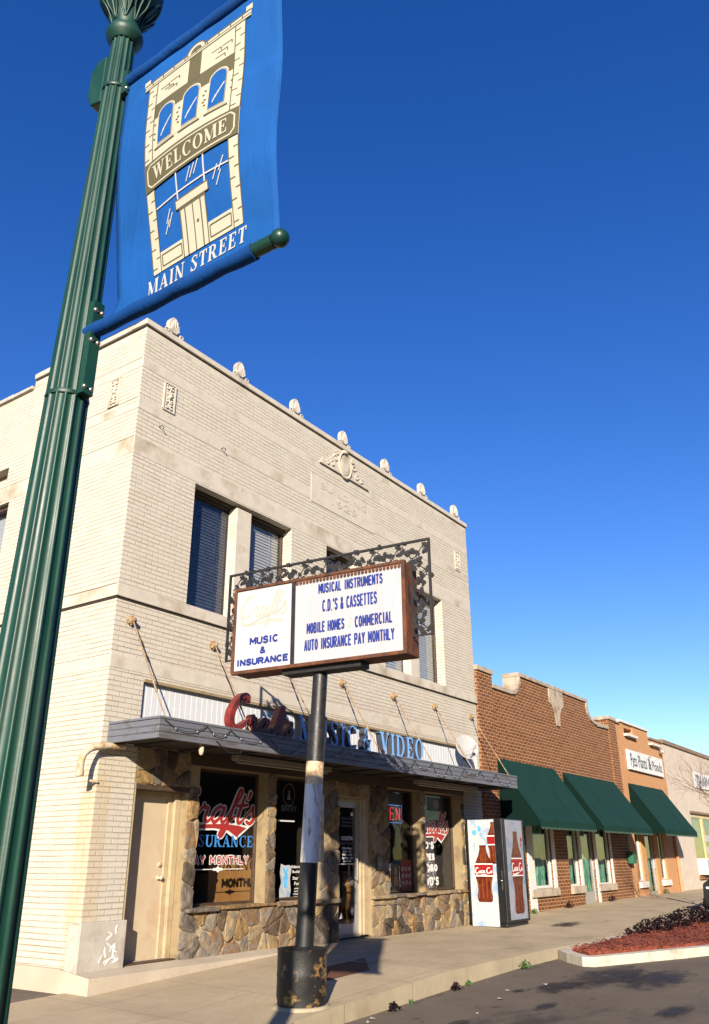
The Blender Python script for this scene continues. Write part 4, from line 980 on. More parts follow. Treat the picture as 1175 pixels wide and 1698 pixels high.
# shop interior
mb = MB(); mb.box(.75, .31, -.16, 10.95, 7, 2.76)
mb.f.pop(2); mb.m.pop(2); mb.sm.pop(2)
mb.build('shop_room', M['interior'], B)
def fixture(name, label, cat, boxes, mats, loc, bev=.01):
    m = MB()
    for b in boxes: m.box(*b)
    o = m.build(name, mats, None, loc, bevel=bev); link_props(o, label, cat); return o
fixture('display_board', 'orange-brown wooden board standing inside the window with the blue INSURANCE lettering', 'board', [(3.2, .82, -.15, 4.8, .85, 1.30), (3.2, .85, -.15, 3.26, 1.1, 1.0), (4.74, .85, -.15, 4.8, 1.1, 1.0)], M['wood_orange'], (3.9, .85, -.15), .006)
fixture('shop_counter', 'orange-brown wooden counter seen through the glass entrance door', 'counter', [(7.35, 1.0, -.15, 8.9, 1.6, .93), (7.3, .96, .93, 8.95, 1.64, .98)], M['wood_orange'], (8.1, 1.3, -.15))
fixture('display_shelf', 'brown wooden shelf inside the window right of the stone pier with red script', 'shelf', [(10.45, .8, -.15, 11.1, 1.2, 1.02), (9.9, .8, 1.02, 11.1, 1.25, 1.06)], M['wood_orange'], (10.6, 1.0, -.15))
mb = MB(); R = random.Random(12)
cols = [M['coke_red'], M['ice_blue'], M['sign_white'], M['yellow_frame'], M['poster_dark'], M['curtain_green']]
desc = [('red', 0), ('pale blue', 1), ('white', 2), ('yellow', 3), ('black', 4)]
for i, (c, k) in enumerate(desc):
    x = 10.0+i*.2; h = .16+.05*R.random()
    m = MB(); m.box(x, .86, 1.06, x+.15, .90+.05*R.random(), 1.06+h); m.box(x+.02, .855, 1.10, x+.13, .86, 1.06+h*.7, 1)
    o = m.build('video_case', [cols[k], cols[(k+2) % 6]], None, (x+.07, .9, 1.06), bevel=.004); link_props(o, '%s video case on the shelf inside the window with white DVD lettering' % c, 'case', 'cases on the window shelf')
m = MB(); P = smooth_pts([(9.95, .55, -.1), (9.98, .56, .3), (10.1, .6, .7), (10.32, .62, .98), (10.38, .62, 1.0)], 5); m.tube(P, [.02+.16*min(1, i/8)*(1 if i < 17 else .8) for i in range(len(P))], 10)
o = m.build('grey_stand', M['dish_grey'], None, (10.1, .6, -.1)); link_props(o, 'curved grey stand inside the window right of the white DVD lettering', 'stand')
m = MB(); m.box(9.9, .5, -.16, 10.2, .8, -.1)

# neon OPEN sign
t = thing('neon_sign', 'red neon OPEN sign with blue border hanging in the shop window', 'neon sign', (8.3, .33, 1.9))
m = MB()
def nl(P): m.tube([(x, .33, z) for x, z in P], .0085, 6)
X = 7.72; q = [(X+.09+.085*math.cos(t_*math.pi/8), 2.13+.115*math.sin(t_*math.pi/8)) for t_ in range(17)]; nl(q)
X = 7.96; nl([(X, 2.01), (X, 2.25), (X+.12, 2.25), (X+.15, 2.19), (X+.12, 2.13), (X, 2.13)])
X = 8.20; nl([(X+.14, 2.01), (X, 2.01), (X, 2.25), (X+.14, 2.25)]); nl([(X, 2.13), (X+.12, 2.13)])
X = 8.44; nl([(X, 2.01), (X, 2.25), (X+.15, 2.01), (X+.15, 2.25)])
m.build('red_tube', M['neon_red'], t)
m = MB(); m.tube([(7.66, .335, 1.95), (8.68, .335, 1.95), (8.68, .335, 2.31), (7.66, .335, 2.31), (7.66, .335, 1.95)], .008, 6); m.build('blue_tube', M['neon_blue'], t)
m = MB(); m.box(7.64, .35, 1.93, 8.7, .365, 2.33); m.tube([(7.8, .357, 2.33), (7.8, .357, 2.75)], .004, 5); m.tube([(8.5, .357, 2.33), (8.5, .357, 2.75)], .004, 5); m.build('backing', M['machine_black'], t)

# satellite dish on the canopy
t = thing('satellite_dish', 'round grey satellite dish mounted on the canopy roof at its right end', 'satellite dish', (10.55, -.32, 3.08))
c = Vector((10.62, -.38, 3.72)); nrm = Vector((-.55, -.75, .38)).normalized(); uu = nrm.cross(Vector((0, 0, 1))).normalized(); vv = uu.cross(nrm).normalized()
m = MB(); n = 28; vs = []
rings = [(0, -.05), (.08, -.046), (.16, -.032), (.24, -.01), (.29, .012), (.30, .012), (.29, .0), (.2, -.03), (.05, -.065)]
for r, h in rings:
    for j in range(n):
        q = 2*math.pi*j/n; vs.append(c+uu*r*math.cos(q)+vv*r*1.1*math.sin(q)+nrm*h)
m.add(vs, [(i*n+j, i*n+(j+1) % n, (i+1)*n+(j+1) % n, (i+1)*n+j) for i in range(len(rings)-1) for j in range(n)], 0, True); m.build('reflector', M['dish_grey'], t)
m = MB(); m.tube([c-vv*.31+nrm*.0, c-vv*.2+nrm*.36], .012, 6); m.tube([c+uu*.2-vv*.22, c-vv*.2+nrm*.36], .006, 5); m.box(*(c-vv*.2+nrm*.36-Vector((.03, .03, .03))), *(c-vv*.2+nrm*.36+Vector((.03, .03, .05)))); m.build('feed_arm', M['dish_grey'], t)
m = MB(); b = Vector((10.55, -.3, 3.08)); k = c-nrm*.08
m.tube([b, b+Vector((0, .0, .35)), k], .025, 8); m.tube([b+Vector((-.3, -.12, 0)), b+Vector((0, 0, .4))], .012, 6); m.tube([b+Vector((.3, -.12, 0)), b+Vector((0, 0, .4))], .012, 6); m.tube([b+Vector((.25, .2, 0)), k], .012, 6); m.tube([b+Vector((-.25, .2, 0)), b+Vector((.05, 0, .3))], .01, 6)
m.build('mount', M['black_iron'], t)

# festoon of small bulbs along the canopy edge
t = thing('string_lights', 'dark wire of tiny white bulbs looped along the canopy edge', 'string lights', (3, -1.1, 3.0))
R = random.Random(21); path = []; xk = [.16, 1.0, 1.5, 2.4, 3.3, 4.5, 5.3, 6.1, 6.9, 7.6, 8.3, 9.0, 9.8, 10.6, 11.5]
for a, b in zip(xk, xk[1:]):
    sag = R.uniform(.1, .26)*(1 if b-a > .6 else .6); z0 = R.uniform(3.0, 3.06)
    for i in range(8):
        s_ = i/8; path.append((a+(b-a)*s_, -1.108-.012*math.sin(s_*3.1), 3.04-sag*4*s_*(1-s_)))
m = MB(); m.tube(path, .006, 5); m.tube([(2.05, -.97, 3.35), (1.9, -1.0, 2.95), (1.75, -1.11, 2.72), (1.5, -1.11, 2.7), (1.2, -1.11, 2.85)], .006, 5)
m.build('wire', M['wire'], t)
for i in range(2, len(path), 4):
    m = MB(); p = path[i]; m.ball((p[0], p[1]-.008, p[2]-.010), .009, 6, sq=(1, 1, 1.4)); m.build('bulb', M['bulb'], t)
m = MB(); m.lathe([(.02, .08), (.035, .05), (.04, .0), (.03, -.05), (.0, -.07)], (1.02, -1.0, 2.70), 10); m.tube([(1.02, -1.0, 2.77), (.98, -.98, 2.82)], .012, 6)
o = m.build('flood_lamp', M['rust_pipe'], None, (1.02, -1.0, 2.7)); link_props(o, 'small weathered flood lamp hanging under the left end of the canopy edge', 'lamp')
# ------------------------------------------------------------------ brown brick shop
BB = thing('brick_shop', 'single-storey brown brick shop with a stepped stone-capped parapet and two green awnings', 'building', (17.6, 0, -.1))
BX0, BX1 = 12.06, 23.2
DA = (13.0, 14.5, -.14, 2.75); WA = (14.9, 16.2, .44, 2.75); WB = (17.45, 18.3, .42, 2.75); DB = (18.5, 19.65, -.1, 2.75); WC = (19.85, 21.15, .40, 2.75)
prof = [(12.95, 5.56), (14.2, 5.56), (14.5, 5.60), (14.72, 5.72), (14.86, 5.9), (14.9, 6.0), (14.9, 6.18), (20.35, 6.18), (20.35, 6.0), (20.42, 5.8), (20.6, 5.62), (20.9, 5.53), (21.2, 5.50), (22.45, 5.50)]
mb = MB(); wall(mb, BX0, BX1, -.25, 5.2, .0, .14, [DA, WA, WB, DB, WC])
pp = [(12.95, 5.2)]+prof+[(22.45, 5.2)]
fn = lambda x, z, d: (x, d, z)
mb.prism(pp, 0, .42, fn)
mb.prism([(12.06, 5.2), (12.95, 5.2), (12.95, 5.90), (12.06, 5.90)], -.05, .45, fn); mb.prism([(12.06, -.25), (12.95, -.25), (12.95, 5.2), (12.06, 5.2)], -.05, .0, fn)
mb.prism([(22.45, 5.2), (BX1, 5.2), (BX1, 5.86), (22.45, 5.86)], -.05, .45, fn); mb.prism([(22.45, 3.0), (BX1, 3.0), (BX1, 5.2), (22.45, 5.2)], -.05, .0, fn)
mb.quad((BX0, 0, -.25), (BX0, 15, -.25), (BX0, 15, 5.2), (BX0, 0, 5.2)); mb.quad((BX1, 0, -.25), (BX1, 0, 5.2), (BX1, 15, 5.2), (BX1, 15, -.25)); mb.quad((BX0, 15, -.25), (BX1, 15, -.25), (BX1, 15, 5.2), (BX0, 15, 5.2)); mb.quad((BX0, .3, 4.9), (BX1, .3, 4.9), (BX1, 15, 4.9), (BX0, 15, 4.9))
mb.build('wall', M['brown_brick'], BB)
mb = MB()
def cap(P, h=.11, y0=-.05, y1=.48):
    for (a, b), (c, d) in zip(P, P[1:]):
        dx, dz = c-a, d-b; l = math.hypot(dx, dz); nx, nz = -dz/l*h, dx/l*h
        mb.prism([(a, b), (c, d), (c+nx, d+nz), (a+nx, b+nz)], y0, y1, fn)
cap([(12.97, 5.56), (14.2, 5.56)]); 
cap([(14.2, 5.56), (14.5, 5.60), (14.72, 5.72), (14.86, 5.9), (14.9, 6.0), (14.9, 6.18)], .1, -.05, .48)
cap([(14.78, 6.18), (17.4, 6.18)]); cap([(17.42, 6.18), (20.47, 6.18)]); cap([(20.35, 6.18), (20.35, 6.0), (20.42, 5.8), (20.6, 5.62), (20.9, 5.53), (21.2, 5.50)], .1); cap([(21.2, 5.5), (22.44, 5.5)])
mb.prism([(12.03, 5.9), (12.99, 5.9), (12.99, 6.03), (12.03, 6.03)], -.09, .5, fn); mb.prism([(22.4, 5.86), (23.22, 5.86), (23.22, 5.98), (22.4, 5.98)], -.09, .5, fn)
mb.build('stone_coping', M['concrete_cap'], BB, bevel=.015)
mb = MB(); mb.prism([(17.05, 6.17), (17.05, 5.72), (17.25, 5.62), (17.42, 5.45), (17.45, 5.28), (17.5, 5.05), (17.75, 5.05), (17.8, 5.28), (17.83, 5.45), (18.0, 5.62), (18.2, 5.72), (18.2, 6.17)], -.045, .0, fn); mb.build('stone_drop_ornament', M['concrete_cap'], BB, bevel=.012)
for a, b in ((14.5, 16.42), (17.4, 18.5), (19.65, 21.3)): m = MB(); m.box(a+.02, -.09, .24, b-.02, .12, .44); m.build('stone_sill', M['concrete_cap'], BB, bevel=.015)
def frame_window(o, parent, y, fmat, gmat, curtain, name='window', f=.07, open_=False):
    x0, x1, z0, z1 = o; m = MB(); m.box(x0, y-.03, z0, x1, y+.05, z0+f); m.box(x0, y-.03, z1-f, x1, y+.05, z1); m.box(x0, y-.03, z0+f, x0+f, y+.05, z1-f); m.box(x1-f, y-.03, z0+f, x1, y+.05, z1-f)
    wn = m.build(name, fmat, parent, bevel=.006)
    m = MB(); m.quad((x0+f, y, z0+f), (x1-f, y, z0+f), (x1-f, y, z1-f), (x0+f, y, z1-f)); m.build('pane', gmat, wn)
    if curtain:
        m = MB(); n = max(10, int((x1-x0)*22)); vs = []
        for i in range(n+1):
            x = x0+(x1-x0)*i/n; yy = y+.16+.03*math.sin(i*1.9)+.015*math.sin(i*.7); vs += [(x, yy, z0), (x, yy, z1)]
        m.add(vs, [(2*i, 2*i+2, 2*i+3, 2*i+1) for i in range(n)], 0, True); m.build('curtain', curtain, wn)
    return wn
for o in (WA, WB, WC): frame_window(o, BB, .08, M['white_frame'], M['glass_green'], M['curtain_green'])
for o in (DA, DB):
    d = frame_window(o, BB, .08, M['alu'], M['glass_green'], M['curtain_green'], 'glass_door', .10)
    m = MB(); m.box(o[1]-.09, .02, .85, o[1]-.03, .05, 1.15); m.build('handle', M['alu'], d); m = MB(); m.box(o[0]+.1, .06, o[2]+.1, o[1]-.1, .10, o[2]+.35); m.build('kick_plate', M['alu'], d)
for a, b in ((14.5, 14.9), (16.2, 16.42), (18.3, 18.5), (19.65, 19.85), (21.15, 21.3)): m = MB(); m.box(a+.003, -.03, -.13 if a in (14.5, 19.65) else .44, b-.003, .10, 2.74); m.build('white_post', M['white_frame'], BB, bevel=.008)
mb = MB(); mb.box(12.4, .45, -.3, 22.9, 5, 3.2); mb.f.pop(2); mb.m.pop(2); mb.sm.pop(2); mb.build('shop_room', M['interior'], BB)

def awning(parent, x0, x1, zt, zb, yf, scal=.17):
    m = MB(); n = 14; k = 5; vs = []
    for i in range(k+1):
        t = i/k
        for j in range(n+1):
            x = x0+(x1-x0)*j/n; sag = .045*math.sin(t*math.pi)*(.5+.5*abs(math.sin(j*math.pi/(n/4))))+.006*math.sin(j*2.3+i*1.7)
            vs.append((x, yf*t-.02, zt+(zb-zt)*t-sag))
    m.add(vs, [(i*(n+1)+j, i*(n+1)+j+1, (i+1)*(n+1)+j+1, (i+1)*(n+1)+j) for i in range(k) for j in range(n)], 0, True)
    c = m.build('awning', M['awning_green'], parent)
    for x, e in ((x0, 1), (x1, -1)):
        s_ = MB(); s_.prism([(-.02, zt-.02), (yf-.015, zb-.01), (yf-.015, zb-.13), (-.02, zb-.13)], x+e*.004, x+e*.010, lambda p, q, d: (d, p, q)); s_.build('side_panel', M['awning_side_shaded'], c)
    for q in (1/3, 2/3):
        x = x0+(x1-x0)*q; s_ = MB(); s_.tube([(x, yf*t-.026, zt+(zb-zt)*t+.004-.045*math.sin(t*math.pi)*.6) for t in (0, .25, .5, .75, 1)], .008, 5); s_.build('seam', M['awning_green'], c)
    # scalloped valance
    def val(pa, pb, name):
        L = math.hypot(pb[0]-pa[0], pb[1]-pa[1]); ns = max(2, round(L/scal)); m = MB(); top = []; bot = []; tr = []
        for i in range(ns*8+1):
            t = i/(ns*8); ph = (i % 8)/8
            z = zb-.15-.055*math.sin(math.pi*ph if i % 8 else 0)
            x, y = pa[0]+(pb[0]-pa[0])*t, pa[1]+(pb[1]-pa[1])*t
            top.append((x, y, zb)); bot.append((x, y, z))
        N_ = len(top); m.add(top+bot, [(i, i+1, N_+i+1, N_+i) for i in range(N_-1)], 0)
        v = m.build(name, M['awning_green'], c)
        m = MB(); m.tube([(p[0], p[1]-.006, p[2]) for p in bot], .007, 4, caps=False); m.build('valance_trim', M['awning_trim'], v)
    val((x0, yf-.022), (x1, yf-.022), 'valance')
    m = MB()
    for x in (x0+.04, x1-.04): m.tube([(x, -.03, zt-.10), (x, yf+.06, zb-.06)], .012, 5); m.tube([(x, -.03, zb-.04), (x, yf+.06, zb-.06)], .012, 5)
    m.tube([(x0+.04, yf+.02, zb-.04), (x1-.04, yf+.02, zb-.04)], .014, 5); m.build('awning_frame', M['alu'], c)
awning(BB, 12.96, 16.95, 3.69, 2.10, -1.1)
awning(BB, 17.6, 22.35, 3.66, 2.10, -1.1)

# ------------------------------------------------------------------ orange shop
OB = thing('orange_shop', 'narrow orange painted shop with white name board and one green awning', 'building', (26, 0, -.05))
OX0, OX1 = 23.22, 29.2
Wl = (23.95, 24.6, .42, 2.75); Do = (25.1, 26.2, -.06, 2.75); Wr = (26.75, 27.5, .42, 2.75)
mb = MB(); wall(mb, OX0, OX1, -.2, 5.3, .0, .16, [Wl, Do, Wr])
mb.prism([(OX0, 5.3), (23.9, 5.3), (23.9, 5.82), (OX0, 5.82)], 0, .4, fn)
mb.prism([(23.9, 5.3), (27.3, 5.3), (27.3, 5.93), (25.35, 5.93), (25.35, 5.56), (24.3, 5.56), (24.3, 5.93), (23.9, 5.93)], 0, .4, fn)
mb.prism([(27.3, 5.3), (OX1, 5.3), (OX1, 5.66), (27.3, 5.62)], 0, .4, fn)
mb.prism([(24.3, 5.78), (25.35, 5.78), (25.35, 5.93), (24.3, 5.93)], .02, .38, fn)
mb.quad((OX0, 0, -.2), (OX0, 14, -.2), (OX0, 14, 5.3), (OX0, 0, 5.3)); mb.quad((OX1, 0, -.2), (OX1, 0, 5.3), (OX1, 14, 5.3), (OX1, 14, -.2)); mb.quad((OX0, 14, -.2), (OX1, 14, -.2), (OX1, 14, 5.3), (OX0, 14, 5.3)); mb.quad((OX0, .3, 5.0), (OX1, .3, 5.0), (OX1, 14, 5.0), (OX0, 14, 5.0))
mb.build('wall', M['orange_wall'], OB, bevel=.0)
mb = MB(); mb.box(23.8, -.06, 5.94, 27.36, .46, 6.03); mb.build('parapet_cap', M['white_frame'], OB, bevel=.01)
for bx_ in ((27.36, -.05, 5.66, OX1+.02, .45, 5.75), (OX0, -.05, 5.83, 23.79, .45, 5.9)): m = MB(); m.box(*bx_); m.build('low_coping', M['coping_brown'], OB, bevel=.01)
for a, b, z in ((24.2, 25.5, 5.46), (27.3, 28.6, 5.42)):
    m = MB(); m.box(a, -.16, z, b, -.002, z+.09); m.build('ledge', M['white_frame'], OB, bevel=.01)
for o in (Wl, Wr):
    frame_window(o, OB, .1, M['white_frame'], M['glass_green'], M['curtain_green'], f=.06)
    m = MB(); m.box(o[0]-.12, -.1, o[2]-.2, o[1]+.12, .1, o[2]-.004); m.build('sill', M['white_frame'], OB, bevel=.012)
d = frame_window(Do, OB, .1, M['alu'], M['glass_green'], M['curtain_green'], 'glass_door', .12)
m = MB(); m.box(Do[1]-.11, .03, .8, Do[1]-.04, .07, 1.2); m.build('handle', M['alu'], d)
mb = MB(); mb.box(23.5, .45, -.3, 28.9, 5, 3.2); mb.f.pop(2); mb.m.pop(2); mb.sm.pop(2); mb.build('shop_room', M['interior'], OB)
awning(OB, 23.95, 28.3, 3.74, 2.12, -1.1)
m = MB(); m.tube([(28.95, -.06, -.1), (28.95, -.06, 2.6)], .06, 8); m.build('downpipe', M['orange_wall'], OB)
mb = MB(); mb.box(24.15, -.10, 4.24, 28.6, -.012, 4.96); sg = mb.build('name_board', M['board_white'], OB, bevel=.012)
mb = MB(); put_text(mb, 'Pets Plants', FY(-.10), 24.35, 26.35, 4.38, 4.84, bold=.01, d=.004); put_text(mb, '&', FY(-.10), 26.55, 26.95, 4.4, 4.84, bold=.02, d=.004); put_text(mb, 'Ponds', FY(-.10), 27.08, 28.4, 4.40, 4.78, bold=.01, d=.004)
for a, z in ((26.62, 4.86), (26.88, 4.88), (24.5, 4.34)): mb.prism([(a, z), (a+.06, z+.05), (a+.16, z+.03), (a+.08, z-.02)], 0, .004, FY(-.10))
M['green_text'] = pm('green_text', (.03, .07, .075), .6, .2); mb.build('lettering', M['green_text'], sg)
m = MB(); m.tube([(28.6, -.02, 5.28), (28.6, -.14, 5.28)], .02, 6); m.lathe([(.0, .0), (.05, .02), (.06, .14), (.0, .16)], (28.72, -.16, 5.18), 8); m.lathe([(.0, .0), (.05, .02), (.06, .14), (.0, .16)], (28.48, -.16, 5.18), 8); m.build('twin_flood_lamp', M['alu'], OB)
m = MB(); m.box(22.74, -.24, 1.02, 23.12, -.052, 1.32); m.prism([(22.72, 1.32), (23.14, 1.32), (23.14, 1.36), (22.72, 1.40)], -.27, -.05, lambda x, z, d: (x, d, z)); o = m.build('mailbox', M['mailbox_green'], None, (22.93, -.15, 1.02), bevel=.012); link_props(o, 'small green mailbox on the brown brick pier beside the orange shop', 'mailbox')

# ------------------------------------------------------------------ pale building
PB = thing('pale_building', 'long pale cream rendered building with brown coping and yellow-framed windows', 'building', (36, 0, 0))
PX0, PX1 = 29.22, 52.0
P1 = (32.2, 38.8, .45, 3.0); P2 = (42, 48, .45, 3.0)
mb = MB(); wall(mb, PX0, PX1, -.2, 5.68, .0, .22, [P1, P2])
mb.quad((PX0, 0, -.2), (PX0, 14, -.2), (PX0, 14, 5.68), (PX0, 0, 5.68)); mb.quad((PX1, 0, -.2), (PX1, 0, 5.68), (PX1, 14, 5.68), (PX1, 14, -.2)); mb.quad((PX0, 14, -.2), (PX1, 14, -.2), (PX1, 14, 5.68), (PX0, 14, 5.68)); mb.quad((PX0, 0, 5.68), (PX1, 0, 5.68), (PX1, 14, 5.68), (PX0, 14, 5.68))
mb.build('wall', M['pale_wall'], PB)
mb = MB(); mb.box(PX0-.01, -.07, 5.69, PX1+.05, .4, 5.86); mb.build('coping', M['coping_brown'], PB, bevel=.02)
for o in (P1, P2): m = MB(); m.box(o[0]-.1, -.1, .33, o[1]+.1, .2, .446); m.build('brick_sill', M['brown_brick'], PB, bevel=.01)
for o in (P1, P2): m = MB(); m.box(o[0]-.1, -.04, 3.004, o[1]+.1, .1, 3.1); m.build('lintel', M['coping_brown'], PB, bevel=.01)
for o in (P1, P2):
    n = 3; w_ = (o[1]-o[0])/n
    for i in range(n):
        q = (o[0]+i*w_+.01, o[0]+(i+1)*w_-.01, o[2], o[3]); wn = frame_window(q, PB, .1, M['yellow_frame'], M['glass_green'], None, f=.16)
        m = MB(); m.quad((q[0], .2, q[2]), (q[1], .2, q[2]), (q[1], .2, q[3]), (q[0], .2, q[3])); m.build('blind', M['wood_dark' if i == 1 else 'tan_blind'], wn)
        if i == 1 and o is P1:
            for z in (1.85, 1.35): m = MB(); m.box(q[0]+.2, .07, z, q[1]-.1, .085, z+.28); m.build('window_notice', M['sign_white'], wn)
m = MB(); m.box(32.5, -.32, .50, 33.5, .09, 1.15); 
acu = m.build('air_conditioner', M['white_frame'], PB, bevel=.02)
m = MB()
for i in range(9): m.box(32.56, -.335, .56+i*.06, 33.44, -.322, .585+i*.06)
m.build('grille', M['alu'], acu)
mb = MB(); mb.box(33.7, -.06, 4.16, 38.2, -.012, 4.86); sg = mb.build('name_board', M['board_white'], PB, bevel=.01)
mb = MB(); put_text(mb, 'TANNERS', FY(-.06), 33.95, 37.9, 4.3, 4.74, bold=.03, d=.004); M['grey_text'] = pm('grey_text', (.14, .15, .22), .6, .2); mb.build('lettering', M['grey_text'], sg)

# ------------------------------------------------------------------ unseen brick row added behind the camera to dim the shopfronts
FB = thing('added_facing_row', 'long brown brick row added unseen behind the camera to block sky light', 'building', (8, -30, -.6))
mb = MB(); R = random.Random(6); hs_ = [11.0, 9.8, 12.0, 9.4, 11.2, 10.5]
for i, hh in enumerate(hs_):
    x0 = -34+i*15; mb.box(x0+.02, -42, -.7, x0+14.98, -30, hh)
mb.build('wall', M['brown_brick'], FB)
for i, hh in enumerate(hs_):
    x0 = -34+i*15
    m = MB(); m.box(x0-.0+.05, -42.05, hh+.004, x0+14.95, -29.9, hh+.25); m.build('coping', M['concrete_cap'], FB)
    for k in range(4):
        m = MB(); m.box(x0+1.2+k*3.5, -30.02, .4, x0+3.9+k*3.5, -29.97, 2.8); m.build('window', M['wood_dark'], FB)
        m = MB(); m.box(x0+1.6+k*3.5, -30.02, 4.3, x0+2.9+k*3.5, -29.97, 6.0); m.build('window', M['wood_dark'], FB)
# ------------------------------------------------------------------ pole sign
SX, SY, AZ = 0.943, -3.103, -.1122
ZB0 = zs(SX, SY); TH = math.atan2(-math.cos(AZ), -math.sin(AZ))
SG = thing('pole_sign', 'rusty-framed white shop sign on a black and white pole with a barrel base', 'sign', (SX, SY, ZB0), rotz=TH)
h = .20; zl = lambda z: z-ZB0
F = lambda x, z, d=0.0: (x, -h-d, zl(z))
XL, XR, Z0, Z1 = -1.224, 1.504, 3.637, 4.875
m = MB(); m.box(XL, -h+.05, zl(Z0), XR, h, zl(Z1)); cab = m.build('cabinet', M['rust_frame'], SG, bevel=.01)
m = MB(); fr = .036
m.box(XL-.01, -h-.012, zl(Z1)-fr*.8, XR+.01, -h+.05, zl(Z1)+.012); m.box(XL-.01, -h-.012, zl(Z0)-.012, XR+.01, -h+.05, zl(Z0)+fr); m.box(XL-.01, -h-.012, zl(Z0)+fr, XL+.03, -h+.05, zl(Z1)-fr*.8); m.box(XR-.045, -h-.012, zl(Z0)+fr, XR+.01, -h+.05, zl(Z1)-fr*.8)
m.build('frame', M['rust_frame'], cab, bevel=.006)
m = MB(); m.box(-.243, -h-.01, zl(Z0)+fr, -.19, -h+.045, zl(Z1)-fr*.8); m.build('divider', M['black_iron'], cab)
m = MB(); m.box(XL+.03, -h+.012, zl(Z0)+fr, -.243, -h+.045, zl(Z1)-fr*.8); lp = m.build('face_panel', M['sign_white'], cab)
m = MB(); n = 44; a0, a1 = -.19, XR-.045
for i in range(n):
    x0 = a0+(a1-a0)*i/n; x1 = a0+(a1-a0)*(i+1)/n; xm = x0+(x1-x0)*.5
    zt = zl(Z1)-fr*.8-.012*(i % 2)
    for p, q, yp, yq in ((x0, xm, .012, .0105), (xm, x1, .0105, .012)): m.quad((p, -h+yp, zl(Z0)+fr), (q, -h+yq, zl(Z0)+fr), (q, -h+yq, zl(Z1)-fr*.8), (p, -h+yp, zl(Z1)-fr*.8))
rp = m.build('face_panel', M['sign_corrugated'], cab)
m = MB()
for i in range(30): x = a0+.03+(a1-a0-.06)*i/29; m.prism([(x-.022, zl(Z1)-.075), (x+.022, zl(Z1)-.075), (x+.02, zl(Z1)-.03), (x-.02, zl(Z1)-.03)], 0, .006, lambda p, q, d: (p, -h+.004-d, q)); m.prism([(x+.018*math.cos(k*.628), zl(Z1)-.074+.018*math.sin(k*.628)) for k in range(10)], 0, .005, lambda p, q, d: (p, -h+.004-d, q))
m.build('drip_edge', M['rust_frame'], cab)
G3 = lambda x, z, d=0.0: (x, -h+.012-d, zl(z)); G4 = lambda x, z, d=0.0: (x, -h+.006-d, zl(z))
m = MB(); script(m, "Craft's", G3, -1.15, 4.42, .245, .034, 0, .002, kz=.285); script(m, ['swash'], G3, -1.1, 4.44, .235, .02, 0, .002, kz=.3)
P = smooth_pts([(-1.08, 4.46, .7), (-1.1, 4.38, 1), (-.98, 4.33, 1), (-.75, 4.40, .9), (-.42, 4.50, .8)], 6); ribbon(m, P, .03, G3, 0, d1=.0045)
m.build('faded_script', M['faded_cream'], lp)
m = MB(); block(m, 'MUSIC', G3, -.945, -.455, 4.02, 4.135, .030, gap=.45); block(m, '&', G3, -.765, -.665, 3.88, 3.985, .027); block(m, 'INSURANCE', G3, -1.155, -.285, 3.733, 3.838, .030, gap=.45); m.build('lettering', M['navy_text'], lp)
m = MB()
for s_, a, b, z0, z1 in (('MUSICAL INSTRUMENTS', .185, 1.185, 4.61, 4.755), ("C.D.'S & CASSETTES", .25, 1.095, 4.345, 4.515), ('MOBILE HOMES', .005, .60, 4.065, 4.215), ('COMMERCIAL', .755, 1.315, 4.06, 4.215), ('AUTO INSURANCE PAY MONTHLY', -.03, 1.34, 3.83, 3.985)):
    block(m, s_, G4, a, b, z0, z1, .022, d=.003, gap=.7)
m.build('lettering', M['navy_text'], rp)
m = MB(); R = random.Random(4)
m.prism([(.665, 4.08), (.68, 4.08), (.71, 4.21), (.695, 4.21)], 0, .002, G4); m.build('ghost_stroke', M['faded_cream'], rp)
# mounting channel, pole, barrel
m = MB(); m.box(-.42, -.13, zl(3.555), .80, .13, zl(Z0)-.004); m.box(-.42, -.15, zl(3.625), .8, .15, zl(Z0)-.002); m.build('mounting_channel', M['black_iron'], SG, bevel=.008)
M['pole_white'] = pm('pole_white', (.62, .66, .72), .4, .1, 3, .1, dirt=(.30, .14, .04), dirt_amt=.28, dirt_scale=4, stretch=(3, 3, .7)); M['pole_rust'] = pm('pole_rust', (.66, .52, .33), .7, .3, 9, .4, dirt=(.20, .07, .02), dirt_amt=.62, dirt_scale=7)
M['barrel_black'] = pm('barrel_black', (.011, .010, .010), .55, .4, 6, .3, dirt=(.42, .25, .08), dirt_amt=.22, dirt_scale=5.5)
ax = lambda z: .10-.16*(3.56-z)/3.9
def pole_seg(name, za, zb, ra, mat, n=24):
    k = max(2, int((zb-za)/.15)); m = MB(); m.tube([(ax(za+(zb-za)*i/k), .03-.09*(3.56-za-(zb-za)*i/k)/3.6, zl(za+(zb-za)*i/k)) for i in range(k+1)], ra, n); return m.build(name, mat, SG)
pole_seg('upper_pole', 2.92, 3.56, .10, M['black_paint']); pole_seg('pole_sleeve', 2.40, 2.98, .118, M['black_paint']); pole_seg('rusted_band', 2.12, 2.41, .116, M['pole_rust']); pole_seg('white_band', 1.19, 2.13, .114, M['pole_white']); pole_seg('lower_pole', .05, 1.20, .112, M['black_paint'])
m = MB(); m.lathe([(.124, 0), (.124, .035)], (ax(2.9), .03, zl(2.93)), 24); m.lathe([(.122, 0), (.122, .02)], (ax(2.7), .03, zl(2.72)), 24); m.build('pole_collar', M['black_iron'], SG)
m = MB(); m.box(ax(1.5)+.085, .0, zl(1.2), ax(1.5)+.135, .085, zl(2.0)); m.build('cable_conduit', M['pole_rust'], SG, bevel=.012)
m = MB(); bx = ax(-.1)
prof = [(.30, 0.0), (.305, .03), (.303, .06), (.315, .10), (.312, .30), (.318, .33), (.312, .36), (.313, .58), (.32, .60)]
